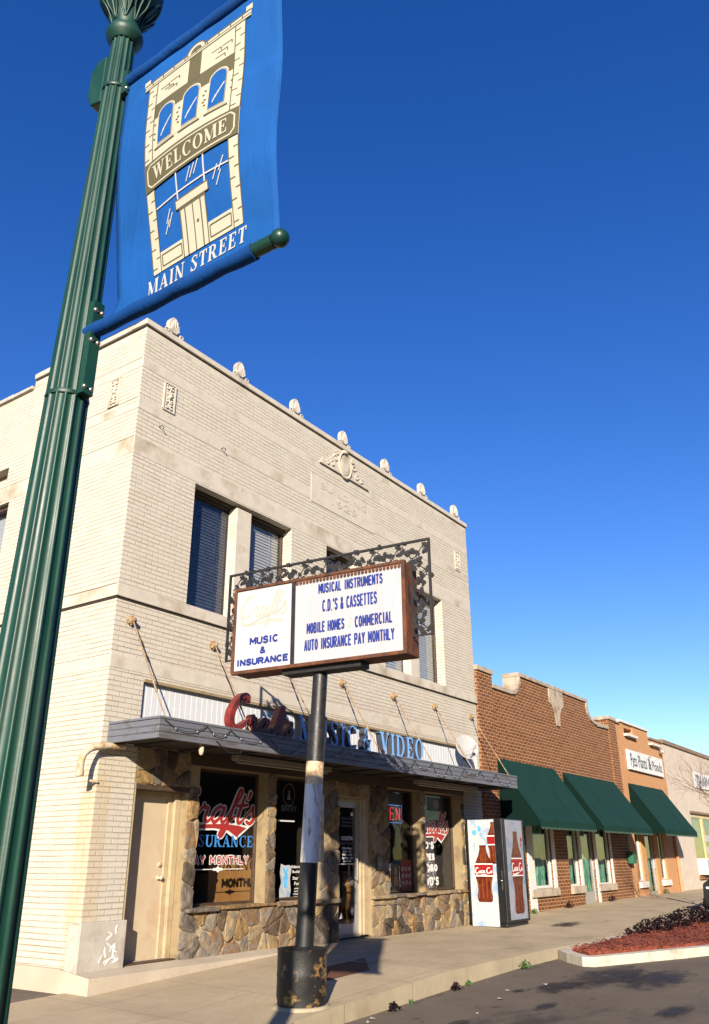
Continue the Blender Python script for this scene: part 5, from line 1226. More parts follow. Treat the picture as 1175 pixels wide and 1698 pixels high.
m.lathe([(r, z) for r, z in [(r_*.95, z_) for r_, z_ in [(.306, -.12)]+prof]], (bx, -.07, 0.0), 40)
tz = .60
m.lathe([(.303, .0), (.25, .006), (.12, .02)], (bx, -.07, tz), 40)
m.build('barrel_base', M['barrel_black'], SG)
m = MB(); R = random.Random(3); vs = []
m.lathe([(.345, -.1), (.34, .004), (.30, .012)], (bx, -.07, 0), 30); m.build('concrete_footing', M['kerb_face'], SG)
# wrought-iron vine frame
FX0, FX1, FZ0, FZ1 = -1.483, 1.784, 3.88, 5.193
m = MB(); t_ = .016
m.box(FX0-t_, -.014, zl(FZ1)-t_, FX1+t_, .014, zl(FZ1)+t_); m.box(FX0-t_, -.014, zl(FZ0), FX0+t_, .014, zl(FZ1)-t_); m.box(FX1-t_, -.014, zl(FZ0), FX1+t_, .014, zl(FZ1)-t_); m.box(FX0+t_, -.012, zl(FZ0), XL, .012, zl(FZ0)+.022); m.box(XR, -.012, zl(FZ0), FX1-t_, .012, zl(FZ0)+.022)
m.box(XL-.03, -.01, zl(FZ0)+.022, XL-.004, .01, zl(Z1)); m.box(XR+.012, -.01, zl(FZ0)+.022, XR+.03, .01, zl(Z1)); m.box(XL-.03, -.01, zl(Z1)+.004, XR+.03, .01, zl(Z1)+.024)
fr_ = m.build('iron_frame', M['black_iron'], SG)
m = MB(); lv = MB(); R = random.Random(31)
def leaf(x, z, a, s, y):
    o = [(0, 0), (.25, .32), (.55, .30), (.62, .5), (.85, .2), (1.0, 0), (.85, -.2), (.62, -.5), (.55, -.3), (.25, -.32)]
    lv.prism([(x+(p*math.cos(a)-q*math.sin(a))*s, z+(p*math.sin(a)+q*math.cos(a))*s) for p, q in o], y, y+.006, lambda p, q, d: (p, d, zl(q)))
def vine(pa, pb, wid, horizontal):
    L = math.hypot(pb[0]-pa[0], pb[1]-pa[1]); n = max(2, round(L/.19)); dx, dz = (pb[0]-pa[0])/L, (pb[1]-pa[1])/L; nx, nz = -dz, dx
    for i in range(n):
        s0 = L*i/n; s1 = L*(i+1)/n; sg_ = 1 if i % 2 else -1
        P = []
        for k in range(9):
            t = k/8; s_ = s0+(s1-s0)*t; o = sg_*wid*.45*math.cos(t*math.pi)*1
            P.append((pa[0]+dx*s_+nx*o, pa[1]+dz*s_+nz*o))
        m.tube([(p, 0.0, zl(q)) for p, q in P], .0075, 5)
        for k in (1, 2, 3, 5, 6, 7):
            x, z = P[k]; a = math.atan2(nz*(1 if k % 4 == 1 else -1)+dz*.6, nx*(1 if k % 4 == 1 else -1)+dx*.6)+R.uniform(-.3, .3)
            x2, z2 = x+.05*math.cos(a), z+.05*math.sin(a); m.tube([(x, 0, zl(z)), (x2, 0, zl(z2))], .006, 4)
            for da in (-.9, 0, .9):
                leaf(x2, z2, a+da+R.uniform(-.2, .2), R.uniform(.05, .08), R.uniform(-.008, .004))
vine((FX0+.05, (Z1+FZ1)/2+.01), (FX1-.05, (Z1+FZ1)/2+.01), .2, True); vine((FX1-.13, Z1+.05), (FX1-.13, FZ0+.06), .18, False); vine((FX0+.13, Z1+.05), (FX0+.13, FZ0+.06), .16, False)
m.build('vine_stem', M['black_iron'], fr_); lv.build('vine_leaf', M['black_iron'], fr_)

# ------------------------------------------------------------------ street lamp with banner arms
LX, LYY, LAZ = -6.05, -7.141, -.0483
LB = Vector((-math.sin(LAZ), -math.cos(LAZ), 0)); LN = Vector((-math.cos(LAZ), math.sin(LAZ), 0))
lz = zs(LX, LYY)
LP = thing('street_lamp', 'tall dark green fluted street lamp post with two banner arms', 'street lamp', (LX, LYY, lz))
# slight lean, as the post stands a little out of plumb
def axl(z): k = (5.0-z)*.0084; return Vector((LX-.572*k, LYY+.82*k, z))
m = MB(); nfl = 14; ns = 140; vs = []; zz = [lz+.75+i*(5.38-lz-.75)/14 for i in range(15)]
for z in zz:
    c = axl(z); r = .067+.0137*(5-z)*1.0
    for j in range(ns):
        q = 2*math.pi*j/ns; cr = abs(math.sin(q*nfl/2)); rr = r*(1-.12*max(0, cr-.3)**.5)
        vs.append((c.x+rr*math.cos(q), c.y+rr*math.sin(q), z))
m.add(vs, [(i*ns+j, i*ns+(j+1) % ns, (i+1)*ns+(j+1) % ns, (i+1)*ns+j) for i in range(14) for j in range(ns)], 0, True); m.build('shaft', M['green_paint'], LP)
m = MB(); c = axl(lz); m.lathe([(.24, 0), (.24, .12), (.21, .15), (.2, .30), (.225, .33), (.19, .40), (.16, .62), (.15, .70), (.155, .73), (.14, .78)], (c.x, c.y, lz), 32); m.build('base', M['green_paint'], LP)
m = MB(); c = axl(5.37); m.lathe([(.066, -.03), (.092, .0), (.10, .025), (.095, .05), (.075, .065), (.07, .08)], (c.x, c.y, 5.37), 40); m.build('ring_collar', M['green_paint'], LP)
m = MB(); m.lathe([(.070, 0), (.076, .06), (.092, .11), (.125, .16), (.155, .21), (.175, .27), (.18, .33), (.17, .37)], (c.x, c.y, 5.44), 48); cp = m.build('capital', M['green_paint'], LP)
m = MB()
for k in range(8):
    q = k*math.pi/4; cs, sn = math.cos(q), math.sin(q)
    for s_ in (-1, 1):
        P = [(c.x+(r_-.003)*math.cos(q+s_*w_), c.y+(r_-.003)*math.sin(q+s_*w_), 5.44+z*.83) for r_, z, w_ in ((.078, .05, .05), (.094, .11, .22), (.122, .17, .3), (.155, .24, .2), (.174, .31, .05))]
        m.tube(smooth_pts(P, 3), .006, 5)
    m.tube([(c.x+.073*cs, c.y+.073*sn, 5.48), (c.x+.105*cs, c.y+.105*sn, 5.57), (c.x+.165*cs, c.y+.165*sn, 5.67)], .007, 5)
m.build('acanthus_relief', M['green_paint'], cp)
m = MB(); m.lathe([(.13, 0), (.17, .03), (.19, .12), (.175, .22), (.13, .29), (.09, .31)], (c.x, c.y, 5.81), 32); m.build('globe', M['lamp_glass'], LP)
m = MB(); m.lathe([(.09, 0), (.095, .02), (.04, .04), (.015, .09), (.0, .1)], (c.x, c.y, 6.12), 24); m.build('finial', M['green_paint'], LP)
def arm(z, L, tilt, mat_l=True):
    c = axl(z); e = c+LB*L+Vector((0, 0, tilt*L)); r0 = .067+.0137*(5-z)
    m = MB(); m.tube([c+LB*(r0+.05), e-LB*.05], .024, 14); a = m.build('banner_arm', M['green_paint'], LP)
    m = MB(); m.tube([e-LB*.16-Vector((0, 0, tilt*.16)), e-LB*.03-Vector((0, 0, tilt*.03))], [.030, .030], 14); m.ball(e, .038, 16); m.build('arm_finial', M['green_paint'], a)
    return c, e
arm(3.43, 1.155, .035); arm(4.985, 1.16, .09)
def bracket(z0, z1, plate):
    m = MB(); c = axl((z0+z1)/2); r0 = .067+.0137*(5-c.z)
    if plate:
        o = c+LB*(r0+.006)
        for s_, w_ in ((0, .06),):
            vs = []
            for dz in (z0-c.z, z1-c.z):
                for a, b in ((-.028, -.0), (.028, -.0), (.028, .035), (-.028, .035)): vs.append(o+LN*a+LB*b+Vector((0, 0, dz)))
            m.add(vs, [(0, 3, 2, 1), (4, 5, 6, 7), (0, 1, 5, 4), (1, 2, 6, 5), (2, 3, 7, 6), (3, 0, 4, 7)])
    for z in ((z0+.01,) if z0 < 4 else (z0+.08,)):
        cc = axl(z); m.lathe([(r0+.003, -.010), (r0+.006, .0), (r0+.003, .010)], (cc.x, cc.y, z), 40)
    b_ = m.build('bracket', M['green_paint'], LP, bevel=0)
    for z in (z0+.03, (z0+z1)/2+.03, z1-.05):
        cc = axl(z)+LB*(r0+.05)
        for s_ in (-1, 1): m = MB(); m.ball(cc+LN*.018*s_-LB*.012, .013, 8); m.build('bolt', M['steel_bolt'], b_)
bracket(3.10, 3.58, True); bracket(4.90, 5.06, True)
# cast box bracket behind the top arm
m = MB(); c = axl(4.98); o = c-LB*.065
vs = []
for z, d in ((-.06, .0), (.03, .0), (.20, .0)):
    pass
q = [(-.05, -.10), (.10, -.10), (.12, -.02), (.12, .16), (-.02, .24), (-.05, .20)]
m.prism([(-.02, -.08), (.07, -.06), (.10, .02), (.10, .20), (.05, .26), (-.02, .26)], -.055, .055, lambda a, z, d: tuple(o-LB*a+LN*d+Vector((0, 0, z)))); m.build('junction_box', M['green_paint'], LP, bevel=.012)

# ------------------------------------------------------------------ banner
PO = Vector((LX, LYY, 0))
def bulge(s_, z):
    u = min(1, max(0, (s_-.08)/1.05)); v = min(1, max(0, (z-3.45)/1.6))
    return (.055*math.sin(math.pi*v)*math.sin(math.pi*(u*.85+.08))-.018*math.sin(v*7+u*3)*math.sin(math.pi*v)*(.4+u))
def bp(s_, z, d=0.0): return tuple(PO+LB*s_+Vector((0, 0, z))+LN*(d+bulge(s_, z)))
def sL(v): return .085+.165*max(0, 1-v)**1.5*(1 if v > .06 else 1-.6*(.06-v)/.06)
def sR(v): return 1.09+.05*(1-v)
def zc(u, v): return (3.436+.035*u)*(1-v)+(5.055+.10*u)*v
BN = thing('welcome_banner', 'blue cloth WELCOME MAIN STREET banner hanging from the street lamp arms', 'banner', (LX, LYY-.6, 3.4))
m = MB(); nu, nv = 26, 44; vs = []
for i in range(nv+1):
    for j in range(nu+1):
        u, v = j/nu, i/nv; vs.append(bp(sL(v)+(sR(v)-sL(v))*u, zc(u, v)))
m.add(vs, [(i*(nu+1)+j, i*(nu+1)+j+1, (i+1)*(nu+1)+j+1, (i+1)*(nu+1)+j) for i in range(nv) for j in range(nu)], 0, True)
cl = m.build('cloth', M['banner_blue'], BN)
sd = cl.modifiers.new('s', 'SOLIDIFY'); sd.thickness = .003; sd.offset = -1
m = MB()
def sleeve(z, s0, s1, tilt, r):
    P = []; c0 = axl(z)
    for i in range(13):
        s_ = s0+(s1-s0)*i/12; P.append(c0+LB*s_+Vector((0, 0, tilt*s_-.004+.003*math.sin(i*2.1))))
    m.tube(P, [r*(1+.06*math.sin(i*1.7)) for i in range(13)], 16)
sleeve(3.43, .06, 1.03, .035, .033); m.build('pole_sleeve', M['banner_hem'], BN); m = MB(); sleeve(4.985, .10, 1.03, .09, .034); m.build('pole_sleeve', M['banner_hem'], BN)
# printed picture: generic shop front drawing, in design coordinates (a across, b up)
QBL, QBR, QTL, QTR = (.445, 3.577), (.977, 3.632), (.262, 4.885), (.908, 4.985)
def dmap(a, b):
    bb = b; lx = QBL[0]+(QTL[0]-QBL[0])*bb+.0; rx = QBR[0]+(QTR[0]-QBR[0])*bb
    bow = .045*math.sin(math.pi*bb)
    lz_ = QBL[1]+(QTL[1]-QBL[1])*bb; rz = QBR[1]+(QTR[1]-QBR[1])*bb
    return lx+(rx-lx)*a-bow*(1-a)*.0+.0, lz_+(rz-lz_)*a
class Print:
    def __init__(s): s.bm = bmesh.new()
    def poly(s, P, mi, lev):
        vs = [s.bm.verts.new((x, y, lev)) for x, y in P]; f = s.bm.faces.new(vs); f.material_index = mi
    def rect(s, a0, b0, a1, b1, mi, lev): s.poly([(a0, b0), (a1, b0), (a1, b1), (a0, b1)], mi, lev)
    def line(s, P, w_, mi, lev, asp=2.2):
        for (x0, y0), (x1, y1) in zip(P, P[1:]):
            dx, dy = (x1-x0), (y1-y0)*asp; l = math.hypot(dx, dy) or 1; nx, ny = -dy/l*w_/2, dx/l*w_/2/asp
            s.poly([(x0+nx, y0+ny), (x1+nx, y1+ny), (x1-nx, y1-ny), (x0-nx, y0-ny)], mi, lev); lev += .02
    def finish(s, name, mats, parent):
        bm = s.bm
        for k in range(1, 20): bmesh.ops.bisect_plane(bm, geom=bm.verts[:]+bm.edges[:]+bm.faces[:], plane_co=(0, k/20, 0), plane_no=(0, 1, 0))
        for k in range(1, 10): bmesh.ops.bisect_plane(bm, geom=bm.verts[:]+bm.edges[:]+bm.faces[:], plane_co=(k/10, 0, 0), plane_no=(1, 0, 0))
        off = OFF[parent]
        for v in bm.verts:
            s_, z = dmap(v.co.x, v.co.y); v.co = Vector(bp(s_, z, .0025+.0007*v.co.z))-off
        me = bpy.data.meshes.new(name); bm.to_mesh(me); bm.free()
        for x in mats: me.materials.append(x)
        o = bpy.data.objects.new(name, me); COL.objects.link(o); o.parent = parent; OFF[o] = off; return o
pr = Print(); C_, T_, B_, W_ = 0, 1, 2, 3
pr.rect(0.03, .0, .12, .93, C_, 1); pr.rect(.88, .0, .97, .93, C_, 1)           # side pilasters
pr.rect(.12, .79, .88, .93, C_, 1); pr.rect(-.02, .93, 1.02, .965, C_, 1); pr.rect(-.03, .965, .03, .995, C_, 1.2); pr.rect(.97, .965, 1.03, .995, C_, 1.2)
pr.rect(.12, .62, .88, .70, C_, 1.0)
for a in (.12, .37, .62): pass
pr.rect(.12, .70, .88, .79, T_, 1)                                        # dark band behind the arches
for a0 in (.165, .415, .665): pr.rect(a0-.045, .53, a0+.215, .64, C_, 1.3)
pr.poly([(.44, .78), (.56, .78), (.56, .93), (.44, .93)], T_, 2)
arc = [(.5+.09*math.cos(t*math.pi/10), .955+.045*math.sin(t*math.pi/10)) for t in range(11)]
pr.poly(arc, C_, 2.5); pr.poly([(.5+(x-.5)*.6, .955+(y-.955)*.6) for x, y in arc], T_, 3.2); pr.line(arc, .012, T_, 3.5)
pr.rect(.12, .47, .88, .62, C_, .9)
for a0 in (.165, .415, .665):
    win = [(a0+.015, .545), (a0+.155, .545)]+[(a0+.085+.07*math.cos(t*math.pi/10), .70+.036*math.sin(t*math.pi/10)) for t in range(11)]
    pr.poly([(a0+.085+(x-a0-.085)*1.22, .63+(y-.63)*1.12) for x, y in win], C_, 3); pr.poly([(a0+.085+(x-a0-.085)*1.08, .63+(y-.63)*1.05) for x, y in win], T_, 4); pr.poly([(a0+.085+(x-a0-.085)*1.02, .63+(y-.63)*1.03) for x, y in win], C_, 4.6); pr.poly(win, B_, 6)
    for k in range(4): pr.line([(a0+.05+k*.02, .57+.018*k), (a0+.08+k*.022, .605+.016*k)], .012, W_, 7)
    pr.line([(a0-.02, .522), (a0+.19, .522)], .014, T_, 5)
    for k, z in ((-.035, .58), (-.035, .61), (.2, .60), (.2, .64), (-.035, .66)): pr.line([(a0+k, z), (a0+k+.02, z)], .012, T_, 5)
pr.poly([(.03, .345), (.97, .345), (.97, .475), (.03, .475)], T_, 8)
pr.line([(.10, .358), (.90, .358), (.935, .378), (.935, .44), (.90, .46), (.10, .46), (.065, .44), (.065, .378), (.10, .358)], .014, C_, 9)

# lower windows and entry
pr.line([(.12, .255), (.36, .262)], .014, W_, 3); pr.line([(.36, .262), (.64, .262), (.88, .255)], .014, W_, 3); pr.line([(.36, .345), (.36, .2)], .014, W_, 3.4); pr.line([(.64, .345), (.64, .2)], .014, W_, 3.4)
pr.rect(.12, .0, .37, .075, C_, 2); pr.rect(.63, .0, .88, .075, C_, 2)
pr.poly([(.37, .0), (.63, .0), (.63, .2), (.37, .2)], C_, 3); pr.rect(.33, .195, .67, .23, C_, 3.5); pr.rect(.37, .183, .63, .197, T_, 4)
pr.line([(.33, .195), (.67, .195), (.67, .23), (.33, .23), (.33, .195)], .01, T_, 4.5)
pr.line([(.42, .0), (.42, .183)], .012, T_, 4.5); pr.line([(.58, .0), (.58, .183)], .012, T_, 4.5); pr.line([(.5, .0), (.5, .183)], .010, T_, 4.5); pr.line([(.535, .1), (.545, .11)], .022, T_, 5)
for a0 in (.14, .65): pr.line([(a0, .015), (a0+.21, .015), (a0+.21, .06), (a0, .06), (a0, .015)], .010, T_, 4.5)
pr.line([(.37, .0), (.37, .195)], .010, T_, 4.8); pr.line([(.63, .0), (.63, .195)], .010, T_, 4.8)
for x, y in ((.2, .13), (.24, .15), (.22, .17), (.72, .22), (.75, .19), (.78, .24), (.46, .28), (.5, .285), (.54, .29)): pr.line([(x, y), (x+.05, y+.05)], .010, W_, 3.5)
for k in range(23):
    b = .02+k*.04
    if not .33 < b < .49:
        for a0 in (.03, .88): pr.line([(a0+(.045 if k % 2 else .0), b), (a0+.05+(.04 if k % 2 else .0), b)], .009, T_, 3)
for a0 in (.03, .12, .88, .97):
    pr.line([(a0, .0), (a0, .345)], .008, T_, 4.2); pr.line([(a0, .475), (a0, .93)], .008, T_, 4.2)
pr.line([(-.02, .93), (1.02, .93)], .010, T_, 4); pr.line([(-.02, .965), (.41, .965)], .010, T_, 4); pr.line([(.59, .965), (1.02, .965)], .010, T_, 4); pr.line([(-.02, .945), (1.02, .945)], .006, T_, 4)
for k in range(9): pr.line([(.06+k*.11, .945), (.06+k*.11, .965)], .008, T_, 4.4)
for a, b in ((.16, .87), (.2, .85), (.26, .875), (.24, .835), (.66, .87), (.72, .845), (.76, .87), (.7, .82)): pr.line([(a, b), (a+.09, b), (a+.09, b-.018)], .009, T_, 3)
pr.finish('printed_shopfront', MT('banner_cream', 'banner_taupe', 'banner_blue', 'banner_white'), BN)
m = MB(); serif_text(m, 'WELCOME', lambda a, b, d: bp(*dmap(a, b), .0025+.0007*10.5+d*.3), .125, .875, .378, .442, 0, .0005, sp=.1); m.build('welcome_lettering', M['banner_cream'], BN)
m = MB(); serif_text(m, 'MAIN STREET', lambda a, b, d: bp(*dmap(a, b), .003+d*.3), -.06, 1.0, -.068, -.014, 0, .0005, shear=.22, sp=.12); m.build('street_lettering', M['banner_white'], BN)

# ------------------------------------------------------------------ drinks machine
VX0, VX1, VY0, VY1, VZ0, VZ1 = 10.77, 11.98, -1.085, -.13, -.225, 2.08
VM = thing('vending_machine', 'black drinks vending machine with icy cola bottle pictures on two sides', 'vending machine', (11.3, -.6, VZ0))
m = MB(); m.box(VX0+.03, VY0+.04, VZ0, VX1-.05, VY1, VZ0+.10); m.box(VX0, VY0, VZ0+.10, VX1, VY1, VZ1); body = m.build('body', M['machine_black'], VM, bevel=.02)
FS = lambda a, z, d=0.0: (VX0-d, VY1-.07-a, z)         # side facing the brick corner
FF = lambda a, z, d=0.0: (VX0+.16+a, VY0-d, z)          # side facing the street
R = random.Random(8)
def bottle(fn, parent, cx, z0, z1, w_, d, clipx=None, broken=False):
    hh = z1-z0
    pr_ = [(0, .33), (.03, .40), (.1, .42), (.22, .36), (.34, .40), (.44, .48), (.5, .5), (.62, .5), (.68, .46), (.74, .38), (.82, .27), (.9, .2), (.96, .17), (.965, .19), (1, .18)]
    L = [(cx-w_*q, z0+hh*t) for t, q in pr_]; Rr = [(cx+w_*q, z0+hh*t) for t, q in pr_]
    if clipx: L = [(min(x, clipx), z) for x, z in L]; Rr = [(min(x, clipx), z) for x, z in Rr]
    m = MB()
    for i in range(len(pr_)-1): m.add([fn(*L[i], d), fn(*Rr[i], d), fn(*Rr[i+1], d), fn(*L[i+1], d)], [(0, 1, 2, 3)], 0)
    b = m.build('bottle_picture', M['cola'], parent)
    m = MB()
    cl = (lambda x: min(x, clipx)) if clipx else (lambda x: x)
    for k in (-.3, .0, .3): m.add([fn(cl(cx+w_*k*.5-.012), z0+hh*.72, d+.001), fn(cl(cx+w_*k*.5+.012), z0+hh*.72, d+.001), fn(cl(cx+w_*k*.25+.007), z0+hh*.97, d+.001), fn(cl(cx+w_*k*.25-.007), z0+hh*.97, d+.001)], [(0, 1, 2, 3)], 0)
    for k in (-.32, -.1, .12, .33): m.add([fn(cl(cx+w_*k-.014), z0+hh*.06, d+.001), fn(cl(cx+w_*k+.014), z0+hh*.06, d+.001), fn(cl(cx+w_*k*1.1+.012), z0+hh*.40, d+.001), fn(cl(cx+w_*k*1.1-.012), z0+hh*.40, d+.001)], [(0, 1, 2, 3)], 0)
    m.build('bottle_highlight', M['cola_light'], b)
    a, c = z0+hh*.455, z0+hh*.665; x0, x1 = cl(cx-w_*.51), cl(cx+w_*.51)
    m = MB(); m.add([fn(x0, a, d+.002), fn(x1, a, d+.002), fn(x1, c, d+.002), fn(x0, c, d+.002)], [(0, 1, 2, 3)]); m.build('bottle_label', M['coke_red'], b)
    m = MB()
    for z in (a, c): m.add([fn(x0, z-.012, d+.003), fn(x1, z-.012, d+.003), fn(x1, z+.012, d+.003), fn(x0, z+.012, d+.003)], [(0, 1, 2, 3)])
    if not clipx:
        kk = (x1-x0)/3.0; zc_ = (a+c)/2-.03; hz = (c-a)*.5
        G_ = lambda x, z, dd: fn(x0+x*kk, zc_+z*hz, d+.004+dd)
        for st in ([(.62, .55, 1), (.35, .6, 1), (.15, .2, 1.2), (.22, -.25, 1.2), (.5, -.3, 1), (.75, .0, .8)], [(.9, .1, 1), (.78, -.05, 1), (.85, -.28, 1), (1.0, -.1, 1), (.92, .12, 1)], [(1.3, .1, 1), (1.12, .05, 1), (1.1, -.25, 1), (1.3, -.22, .8)], [(1.62, .08, 1), (1.45, .08, 1), (1.42, -.25, 1), (1.6, -.1, 1), (1.62, .1, 1), (1.66, -.28, 1)],
                   [(2.5, .55, 1), (2.2, .6, 1), (2.0, .2, 1.2), (2.08, -.25, 1.2), (2.35, -.3, 1), (2.55, -.05, .8)], [(2.72, .1, 1), (2.62, -.05, 1), (2.68, -.28, 1), (2.82, -.1, 1), (2.74, .12, 1)], [(.2, -.55, .6), (.7, -.72, 1.6), (1.3, -.6, 1.4), (1.9, -.5, .7)]):
            ribbon(m, smooth_pts(st, 5), .13, G_, 0, d1=.0)
    m.build('label_script', M['white_vinyl'], b)
def picture_panel(fn, wd, z0, z1, name):
    mat_ = 'ice_panel' if name == 'p' else 'ice_panel_shaded_dirty'
    m = MB(); m.add([fn(0, z0, .004), fn(wd, z0, .004), fn(wd, z1, .004), fn(0, z1, .004)]+[fn(0, z0, 0), fn(wd, z0, 0), fn(wd, z1, 0), fn(0, z1, 0)], [(0, 1, 2, 3), (0, 4, 5, 1), (1, 5, 6, 2), (2, 6, 7, 3), (3, 7, 4, 0)])
    return m.build('picture_panel', M[mat_], body)
pp1 = picture_panel(FS, .68, VZ0+.03, VZ1-.02, 'p')
bottle(FS, pp1, .36, .30, 1.50, .46, .007); bottle(FS, pp1, .66, 1.10, 2.0, .34, .006, clipx=.68)
pp2 = picture_panel(FF, .92, VZ0+.16, VZ1-.03, 'q'); bottle(FF, pp2, .50, .05, 1.80, .60, .007)
def splash(fn, par, pts, mat):
    m = MB()
    for (a, z, s_) in pts: 
        n = 9; m.add([fn(a+s_*R.uniform(.5, 1.2)*math.cos(k*6.283/n), z+s_*R.uniform(.5, 1.2)*math.sin(k*6.283/n), .0055) for k in range(n)], [tuple(range(n))])
    m.build('ice_splash', mat, par)
splash(FS, pp1, [(.18, 1.78, .09), (.3, 1.86, .07)], M['ice_blue'])
splash(FF, pp2, [(.82, 1.62, .06), (.8, 1.5, .05)], M['coke_red'])
m = MB(); m.box(VX0-.035, VY0+.06, .55, VX0, VY0+.10, .95); m.ball((VX0-.03, VY0+.08, .75), .03, 8); m.build('lock_handle', M['chrome'], body, bevel=.006)
m = MB(); m.box(VX0+1.11, VY0-.012, .35, VX0+1.19, VY0, 1.5); m.build('coin_panel', M['car_black'], body)

# ------------------------------------------------------------------ planter island
IZ = -.285
isl = [(7.3, -3.78), (6.88, -4.22), (6.92, -4.42), (9.6, -5.58), (13, -6.95), (15.6, -7.9), (16.4, -7.6), (16.9, -3.62), (16.7, -3.47), (7.7, -3.47)]
m = MB(); cx = 12.4; cy = -5.0
inner = []
for i, (x, y) in enumerate(isl):
    p0 = Vector(isl[i-1]); p1 = Vector((x, y)); p2 = Vector(isl[(i+1) % len(isl)])
    d1 = (p1-p0).normalized(); d2 = (p2-p1).normalized(); n1 = Vector((-d1.y, d1.x)); n2 = Vector((-d2.y, d2.x)); b_ = (n1+n2); b_ = b_/max(.4, b_.dot(n1)); q = p1+b_*.20
    inner.append((q.x, q.y))
n = len(isl); zt = lambda x: interp([(6, -.29), (10, -.275), (18, -.21)], x)
vs = [(x, y, -.8) for x, y in isl]+[(x, y, zt(x)) for x, y in isl]+[(x, y, zt(x)) for x, y in inner]+[(x, y, zt(x)-.12) for x, y in inner]
m.add(vs, [(r*n+i, r*n+(i+1) % n, (r+1)*n+(i+1) % n, (r+1)*n+i) for r in range(3) for i in range(n)], 0)
o = m.build('island_kerb', M['island_kerb'], None, (12, -5, -.45), bevel=.03); link_props(o, 'pale concrete kerb around the red mulch bed at the street edge', 'kerb')
m = MB()
bm = bmesh.new(); bm.faces.new([bm.verts.new((x, y, 0)) for x, y in inner]); bmesh.ops.triangulate(bm, faces=bm.faces)
for _ in range(5): bmesh.ops.subdivide_edges(bm, edges=[e for e in bm.edges if e.calc_length() > .12], cuts=1, use_grid_fill=False); bmesh.ops.triangulate(bm, faces=[f for f in bm.faces if len(f.verts) > 4])
R = random.Random(2)
for v in bm.verts:
    if not v.is_boundary: v.co.z = zt(v.co.x)+.03+R.uniform(-.025, .03)
    else: v.co.z = zt(v.co.x)-.03
me = bpy.data.meshes.new('red_mulch'); bm.to_mesh(me); bm.free(); me.materials.append(M['mulch_red']); o = bpy.data.objects.new('red_mulch', me); COL.objects.link(o); o['kind'] = 'stuff'
m = MB()
def inside(P, x, y):
    c = False
    for i in range(len(P)):
        (a, b), (e, f) = P[i-1], P[i]
        if (b > y) != (f > y) and x < (e-a)*(y-b)/(f-b)+a: c = not c
    return c
for i in range(3200):
    x, y = R.uniform(7.0, 15), R.uniform(-7, -3.6)
    if not inside(inner, x, y): continue
    s_ = R.uniform(.02, .05); a = R.uniform(0, 6.28); z = zt(x)+.035+R.uniform(0, .03); tz = R.uniform(-.02, .02)
    dx, dy = math.cos(a)*s_, math.sin(a)*s_
    m.add([(x-dx-dy*.3, y-dy+dx*.3, z-tz), (x+dx-dy*.3, y+dy+dx*.3, z+tz), (x+dx+dy*.3, y+dy-dx*.3, z+tz+.006), (x-dx+dy*.3, y-dy-dx*.3, z-tz+.006)], [(0, 1, 2, 3)])
o = m.build('mulch_chips', M['mulch_red']); o['kind'] = 'stuff'
# dark low shrubs on the island
def shrub_mesh(seed, r, h_, nl):
    R = random.Random(seed); st = MB(); lf = MB()
    for k in range(14):
        a = R.uniform(0, 6.28); l = R.uniform(.5, 1.0); P = smooth_pts([(0, 0, 0), (math.cos(a)*r*.4*l, math.sin(a)*r*.4*l, h_*.5*l), (math.cos(a)*r*l, math.sin(a)*r*l, h_*(.55+.45*R.random())*l)], 3); st.tube(P, [.008]*len(P), 4)
    for k in range(nl):
        a = R.uniform(0, 6.28); rr = r*math.sqrt(R.random())*1.05; z = h_*(.12+.9*R.random()*(1-.55*(rr/r)**2)); c = Vector((rr*math.cos(a), rr*math.sin(a), z)); s_ = R.uniform(.025, .06)
        d = Vector((R.gauss(0, 1), R.gauss(0, 1), R.gauss(0, .8))).normalized(); e = d.cross(Vector((R.gauss(0, 1), R.gauss(0, 1), R.gauss(0, 1)))).normalized()
        lf.add([c-d*s_, c+e*s_*.45, c+d*s_, c-e*s_*.45], [(0, 1, 2, 3)])
    return st, lf
for i, (x, y, r, h_, nl, lab) in enumerate([(11.1, -3.85, .24, .20, 150, 'small sparse dark shrub at the near left end of the mulch bed row'), (12.1, -3.9, .36, .28, 300, 'dark purple shrub with bare twigs, second from the left in the mulch bed'), (13.3, -3.95, .42, .30, 340, 'low dark shrub in the middle of the mulch bed row'), (14.6, -4.1, .54, .38, 560, 'bushy dark shrub in the mulch bed just left of the black car'), (16.0, -4.3, .6, .45, 700, 'large dark shrub in the mulch bed at the right edge of the photo')]):
    t = thing('shrub', lab, 'shrub', (x, y, zt(x)), 'dark shrubs in the mulch bed')
    st, lf = shrub_mesh(40+i, r, h_, nl)
    for mm, nm, ma in ((st, 'stem', 'tree_bark'), (lf, 'foliage', 'leaf_dark')):
        mm.v = [(p[0]+x, p[1]+y, p[2]+zt(x)) for p in mm.v]; mm.build(nm, M[ma], t)

# weeds along the kerb
def weed(x, y, r, seed, lab, mat='leaf_green', z=None):
    z = zr(x, y) if z is None else z; R = random.Random(seed); m = MB()
    for k in range(int(90*r/.15)):
        a = R.uniform(0, 6.28); rr = r*R.random(); c = Vector((x+rr*math.cos(a), y+rr*.6*math.sin(a), z+r*.9*R.random()*(1-rr/r*.6))); s_ = R.uniform(.012, .035)
        d = Vector((R.gauss(0, 1), R.gauss(0, 1), abs(R.gauss(0, 1)))).normalized(); e = d.cross(Vector((R.gauss(0, 1), R.gauss(0, 1), R.gauss(0, 1)))).normalized()
        m.add([c-d*s_, c+e*s_*.5, c+d*s_, c-e*s_*.5], [(0, 1, 2, 3)])
    o = m.build('weed', M[mat], None, (x, y, z)); link_props(o, lab, 'weed', 'weeds at the foot of walls and kerb')
weed(6.1, KY-.1, .16, 1, 'largest green weed clump at the foot of the kerb, left of the mulch bed')
